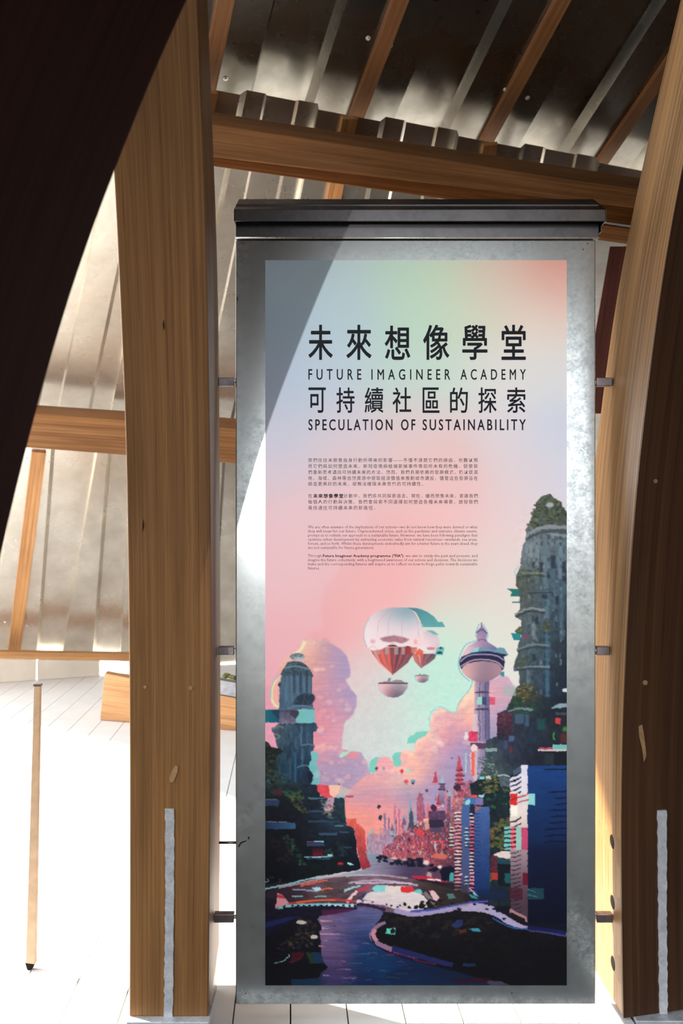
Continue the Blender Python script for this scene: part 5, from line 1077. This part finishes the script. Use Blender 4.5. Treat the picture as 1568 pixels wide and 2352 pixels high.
# skirt under the hood with a rolled hem
a, b = S(541, 549, -0.006), S(1374, 470, -0.006)
link('hood_skirt', boxm('hood_skirt', a.x, b.x, YP - 0.006, YP + 0.05, a.z, b.z), M['hood'], sign, bevel=0.002)
cyl('rolled_hem', S(541, 548, -0.007), S(1374, 548, -0.007), 0.0028, 0.0028, M['screw'], sign, n=10)
# hood: thin folded cap with a sloping top and a front lip
Yf, Yb_ = 2.604, 2.74
zt, zl = H + (CY - 481) / F * Yf, H + (CY - 508) / F * Yf
zbk = H + (CY - 457) / F * Yb_
hx0, hx1 = (537 - CX) / F * Yf, (1392 - CX) / F * Yf
sec = [(Yf, zl), (Yf, zt), (Yb_, zbk), (Yb_, zbk - 0.12), (Yb_ - 0.004, zbk - 0.12), (Yb_ - 0.004, zbk - 0.006), (Yf + 0.004, zt - 0.005), (Yf + 0.004, zl)]
link('hood', loft('hood', [[(hx0, y, z) for y, z in sec], [(hx1, y, z) for y, z in sec]]), M['hood'], sign, bevel=0.0015)
for x in (hx0, hx1 - 0.003):
    sec2 = [(Yf, zl), (Yf, zt), (Yb_, zbk), (Yb_, zbk - 0.12), (YP - 0.004, zbk - 0.12), (YP - 0.004, zl)]
    link('hood_end', loft('hood_end', [[(x, y, z) for y, z in sec2], [(x + 0.003, y, z) for y, z in sec2]]), M['hood'], sign)
# brackets to the columns
for py in (876, 1496, 2112):
    dy = 0.018
    p0 = S(541, py, dy)
    xl_ = np.interp(py, [r[0] for r in lrows], [r[2] for r in lrows]); xcol = (xl_ - CX) / F * ycol(py) - 0.03 * (YP + dy - ycol(py)) / DEP
    o = link('bracket', boxm('bracket', xcol + 0.002, p0.x - 0.006, YP + dy - 0.013, YP + dy + 0.013, p0.z - 0.0115, p0.z + 0.0115), M['bracket'], sign, bevel=0.0015)
    cyl('bolt', (p0.x - 0.008, YP + dy, p0.z), (p0.x + 0.002, YP + dy, p0.z), 0.0055, 0.0055, M['screw'], o, n=10)
    p1 = S(1367.5, py, dy)
    xf = np.interp(py, [r[0] for r in rrows], [r[1] for r in rrows]); yc = ycol_r(py); f0 = P(xf, py, yc); xb = CX + (xf - CX) / RAT
    bx_ = (xb - CX) / F * (yc + DEP); xc2 = f0.x + (bx_ - f0.x) * (YP + dy - yc) / DEP
    o = link('bracket', boxm('bracket', p1.x + 0.005, xc2 - 0.002, YP + dy - 0.013, YP + dy + 0.013, p1.z - 0.0115, p1.z + 0.0115), M['bracket'], sign, bevel=0.0015)
    cyl('bolt', (p1.x - 0.002, YP + dy, p1.z), (p1.x + 0.008, YP + dy, p1.z), 0.0055, 0.0055, M['screw'], o, n=10)
q = S(541, 1944, 0.03)
cyl('tie_rod', (q.x - 0.05, YP + 0.03, q.z), (q.x + 0.01, YP + 0.03, q.z), 0.004, 0.004, M['bracket'], sign, n=8)
# scratches and rivet holes in the steel face
for pts in ([(547, 1943), (553, 1934), (566, 1930), (566, 1932), (554, 1937), (548, 1947)], [(569, 1923), (573, 1921), (572, 1927), (570, 1928)], [(544, 682), (546, 682), (546, 692), (544, 690)]):
    chip('scratch', [S(x, y) for x, y in pts], N_, M['black'], sign, th=0.0007)
for (x, y) in [(558, 559), (564, 2282), (1349, 559), (1339, 573), (1175, 2281)]:
    cyl('rivet_hole', S(x, y, 0.0005), S(x, y, -0.0006), 0.0016, 0.0016, M['black'], sign, n=8)

# poster sheet: vertex coloured print
paint_poster()
STEP = POSTER_STEP
nx, ny = int(AW / STEP) + 1, int(AH / STEP) + 1
gx = np.linspace(0, AW - 1, nx); gy = np.linspace(0, AH - 1, ny)
blurred = np.stack([boxblur(canvas[:, :, k], 1) for k in range(3)], -1) * 0.35 + canvas * 0.65
samp = upsample(np.clip(blurred, 0, 255), ny, nx) if False else np.clip(blurred[np.clip(np.round(gy).astype(int), 0, AH - 1)][:, np.clip(np.round(gx).astype(int), 0, AW - 1)], 0, 255)
s01 = samp / 255.0
lin = np.where(s01 <= 0.04045, s01 / 12.92, ((s01 + 0.055) / 1.055) ** 2.4)
yy = (gy + AY0)[:, None, None]
lin = to_ink(lin, gx + AX0, gy + AY0)
X, Z = np.meshgrid((AX0 + gx * (AW / (AW - 1)) - CX) / PXM, H - (AY0 + gy * (AH / (AH - 1)) - CY) / PXM)
vco = np.stack([X, np.full_like(X, YP - 0.0008), Z], -1).reshape(-1, 3)
idx = np.arange(nx * ny).reshape(ny, nx)
quads = np.stack([idx[:-1, :-1], idx[1:, :-1], idx[1:, 1:], idx[:-1, 1:]], -1).reshape(-1, 4)
pm = bpy.data.meshes.new('poster_print')
pm.vertices.add(len(vco)); pm.vertices.foreach_set('co', vco.astype(np.float32).ravel())
pm.loops.add(quads.size); pm.loops.foreach_set('vertex_index', quads.astype(np.int32).ravel())
pm.polygons.add(len(quads)); pm.polygons.foreach_set('loop_start', np.arange(0, quads.size, 4, dtype=np.int32))
pm.update(calc_edges=True)
att = pm.color_attributes.new('print', 'FLOAT_COLOR', 'POINT')
rgba = np.ones((nx * ny, 4), np.float32); rgba[:, :3] = lin.reshape(-1, 3)
att.data.foreach_set('color', rgba.ravel())
pmat, n_, l_, b_ = new_mat('satin_print')
at = nd(n_, 'ShaderNodeAttribute'); at.attribute_name = 'print'
l_.new(at.outputs['Color'], b_.inputs['Base Color']); b_.inputs['Roughness'].default_value = 0.55; b_.inputs['Specular IOR Level'].default_value = 0.15
poster = link('poster_print', pm, pmat, sign)
poster['label'] = 'printed poster of a floating city with balloons, pastel sky and bilingual text'
a, b = S(AX0, AY1), S(AX1, AY0)
link('poster_edge', boxm('poster_edge', a.x + 0.0006, b.x - 0.0006, YP - 0.0006, YP + 0.0002, a.z + 0.0006, b.z - 0.0006), M['hood'], sign)

# lettering
def ink(name, col):
    m = plain(name, col, rough=0.6, spec=0.12, var=0.02)
    return m
INK = ink('title_ink', (0.008, 0.010, 0.016)); INK2 = ink('body_ink', (0.03, 0.027, 0.032)); INK3 = ink('small_ink', (0.11, 0.065, 0.07)); INK4 = ink('bold_ink', (0.03, 0.026, 0.03))
def text_obj(name, body, x0, x1, ytop, ybot, mat, bold=0.0, space=1.0, res=2):
    """Text fitted to the pixel box x0..x1, ytop..ybot on the poster; bold = extra stroke half width in pixels."""
    cu = bpy.data.curves.new(name, 'FONT'); cu.body = body; cu.size = 1.0; cu.space_character = space
    cu.resolution_u = res; cu.fill_mode = 'FRONT'
    o = bpy.data.objects.new(name, cu); COL.objects.link(o)
    bpy.context.view_layer.update()
    me = bpy.data.meshes.new_from_object(o.evaluated_get(bpy.context.evaluated_depsgraph_get()))
    bpy.data.objects.remove(o); bpy.data.curves.remove(cu)
    nv = len(me.vertices); co = np.zeros(nv * 3, np.float32); me.vertices.foreach_get('co', co); co = co.reshape(-1, 3)
    faces = [tuple(p.vertices) for p in me.polygons]; bpy.data.meshes.remove(me)
    lo_, hi_ = co[:, :2].min(0), co[:, :2].max(0)
    u = x0 + bold + (co[:, 0] - lo_[0]) / (hi_[0] - lo_[0]) * (x1 - x0 - 2 * bold); v = ybot - bold - (co[:, 1] - lo_[1]) / (hi_[1] - lo_[1]) * (ybot - ytop - 2 * bold)
    offs = [(0, 0)] if not bold else [(bold * math.cos(a * math.pi / 4), bold * math.sin(a * math.pi / 4)) for a in range(8)]
    verts, fcs = [], []
    for k, (du, dv) in enumerate(offs):
        verts += [((a + du - CX) / PXM, YP - 0.0012 - k * 0.00002, H - (c + dv - CY) / PXM) for a, c in zip(u, v)]
        fcs += [tuple(i + k * nv for i in f) for f in faces]
    m2 = bpy.data.meshes.new(name); m2.from_pydata(verts, [], fcs); m2.update()
    return link(name, m2, mat, poster)
poster.location = (0, 0, 0)
title = '未來想像學堂'; ext1 = [(708, 764), (795, 853), (883, 942), (971, 1031.5), (1061, 1119), (1151, 1207)]
for ch, (x0, x1) in zip(title, ext1):
    text_obj('title_character', ch, x0, x1, 746 if ch != '想' else 748, 827, INK, bold=1.0, res=3)
ext2 = [(708, 748), (772, 814), (837, 880), (901, 944), (970, 1009), (1033, 1074), (1098, 1140), (1164, 1206)]
for ch, (x0, x1) in zip('可持續社區的探索', ext2):
    text_obj('title_character', ch, x0, x1, 890, 948.5, INK, bold=0.5, res=3)
for w_, x0, x1, yt, yb2, bo in [('FUTURE', 708, 829.5, 848, 872.5, 0.3), ('IMAGINEER', 852.5, 1033.5, 848, 872.5, 0.3), ('ACADEMY', 1057, 1207, 848, 872.5, 0.3), ('SPECULATION', 708, 901, 963, 988.5, 0.42), ('OF', 920.5, 953.5, 963, 988.5, 0.42), ('SUSTAINABILITY', 970, 1207, 963, 988.5, 0.42)]:
    text_obj('title_word', w_, x0, x1, yt, yb2, INK, bold=bo, space=1.75 if yt < 900 else 1.4, res=4)
CJK = [('我們往往未察覺自身行動所帶來的影響——不僅不清楚它們的緣由，也難以預', 707.5, 1096.5, 1057), ('見它們將如何塑造未來。新冠疫情與極端氣候事件等前所未有的危機，促使我', 707.5, 1096.5, 1070.8), ('們重新思考邁向可持續未來的方法。然而，我們長期依賴的發展模式，仍以從濕', 707.5, 1096.5, 1084.6),
       ('地、海域、森林等自然資源中提取經濟價值來推動城市建設。儘管這些發展旨在', 707.5, 1096.5, 1098.3), ('締造更美好的未來，卻無法確保未來世代的可持續性。', 707.5, 971, 1111.4), ('每個人的行動與決策。我們會探索不同選擇如何塑造各種未來場景，啟發我們', 707.5, 1096.5, 1152.7), ('尋找通往可持續未來的新路徑。', 707.5, 861, 1166.3), ('計劃中，我們將共同探索過去、現在，繼而想像未來，意識我們', 789.5, 1096.5, 1139)]
for t, x0, x1, y in CJK:
    text_obj('body_line', t, x0, x1, y - 4.9, y + 4.9, INK2, space=1.3, res=1)
text_obj('body_line', '在', 707.5, 716.5, 1134.2, 1143.8, INK2, res=1); text_obj('bold_run', '未來想像學堂', 719, 788, 1134, 1144.2, INK4, bold=0.3, space=1.25, res=1)
ENG = [('We are often unaware of the implications of our actions—we do not know how they were derived or what', 707, 1096, 1211), ('they will mean for our future. Unprecedented crises, such as the pandemic and extreme climate events,', 707, 1096, 1220.5), ('prompt us to rethink our approach to a sustainable future. However, we have been following paradigms that', 707, 1096, 1230),
       ('optimise urban development by extracting economic value from natural resources—wetlands, sea areas,', 707, 1096, 1239.5), ('forests, and so forth. Whilst these developments undoubtedly aim for a better future in the years ahead, they', 707, 1096, 1249), ('are not sustainable for future generations.', 707, 859, 1258.3), ('imagine the future collectively, with a heightened awareness of our actions and decisions. The decisions we', 707, 1096, 1286.6),
       ('make and the corresponding futures will inspire us to reflect on how to forge paths towards sustainable', 707, 1096, 1296), ('futures.', 707, 734, 1305.3), (', we aim to study the past and present, and', 926.5, 1096, 1277)]
for t, x0, x1, y in ENG:
    dn = 2.0 if any(c in t for c in 'pgyq,') else 0.0
    text_obj('small_line', t, x0, x1, y - 4.0, y + 2.8 + dn * 0.9, INK3, res=1)
text_obj('small_line', 'Through', 707, 738, 1273, 1281.4, INK3, res=1)
text_obj('bold_run', 'Future Imagineer Academy programme ("FIA")', 741, 926, 1273, 1281.6, INK4, bold=0.22, res=1)
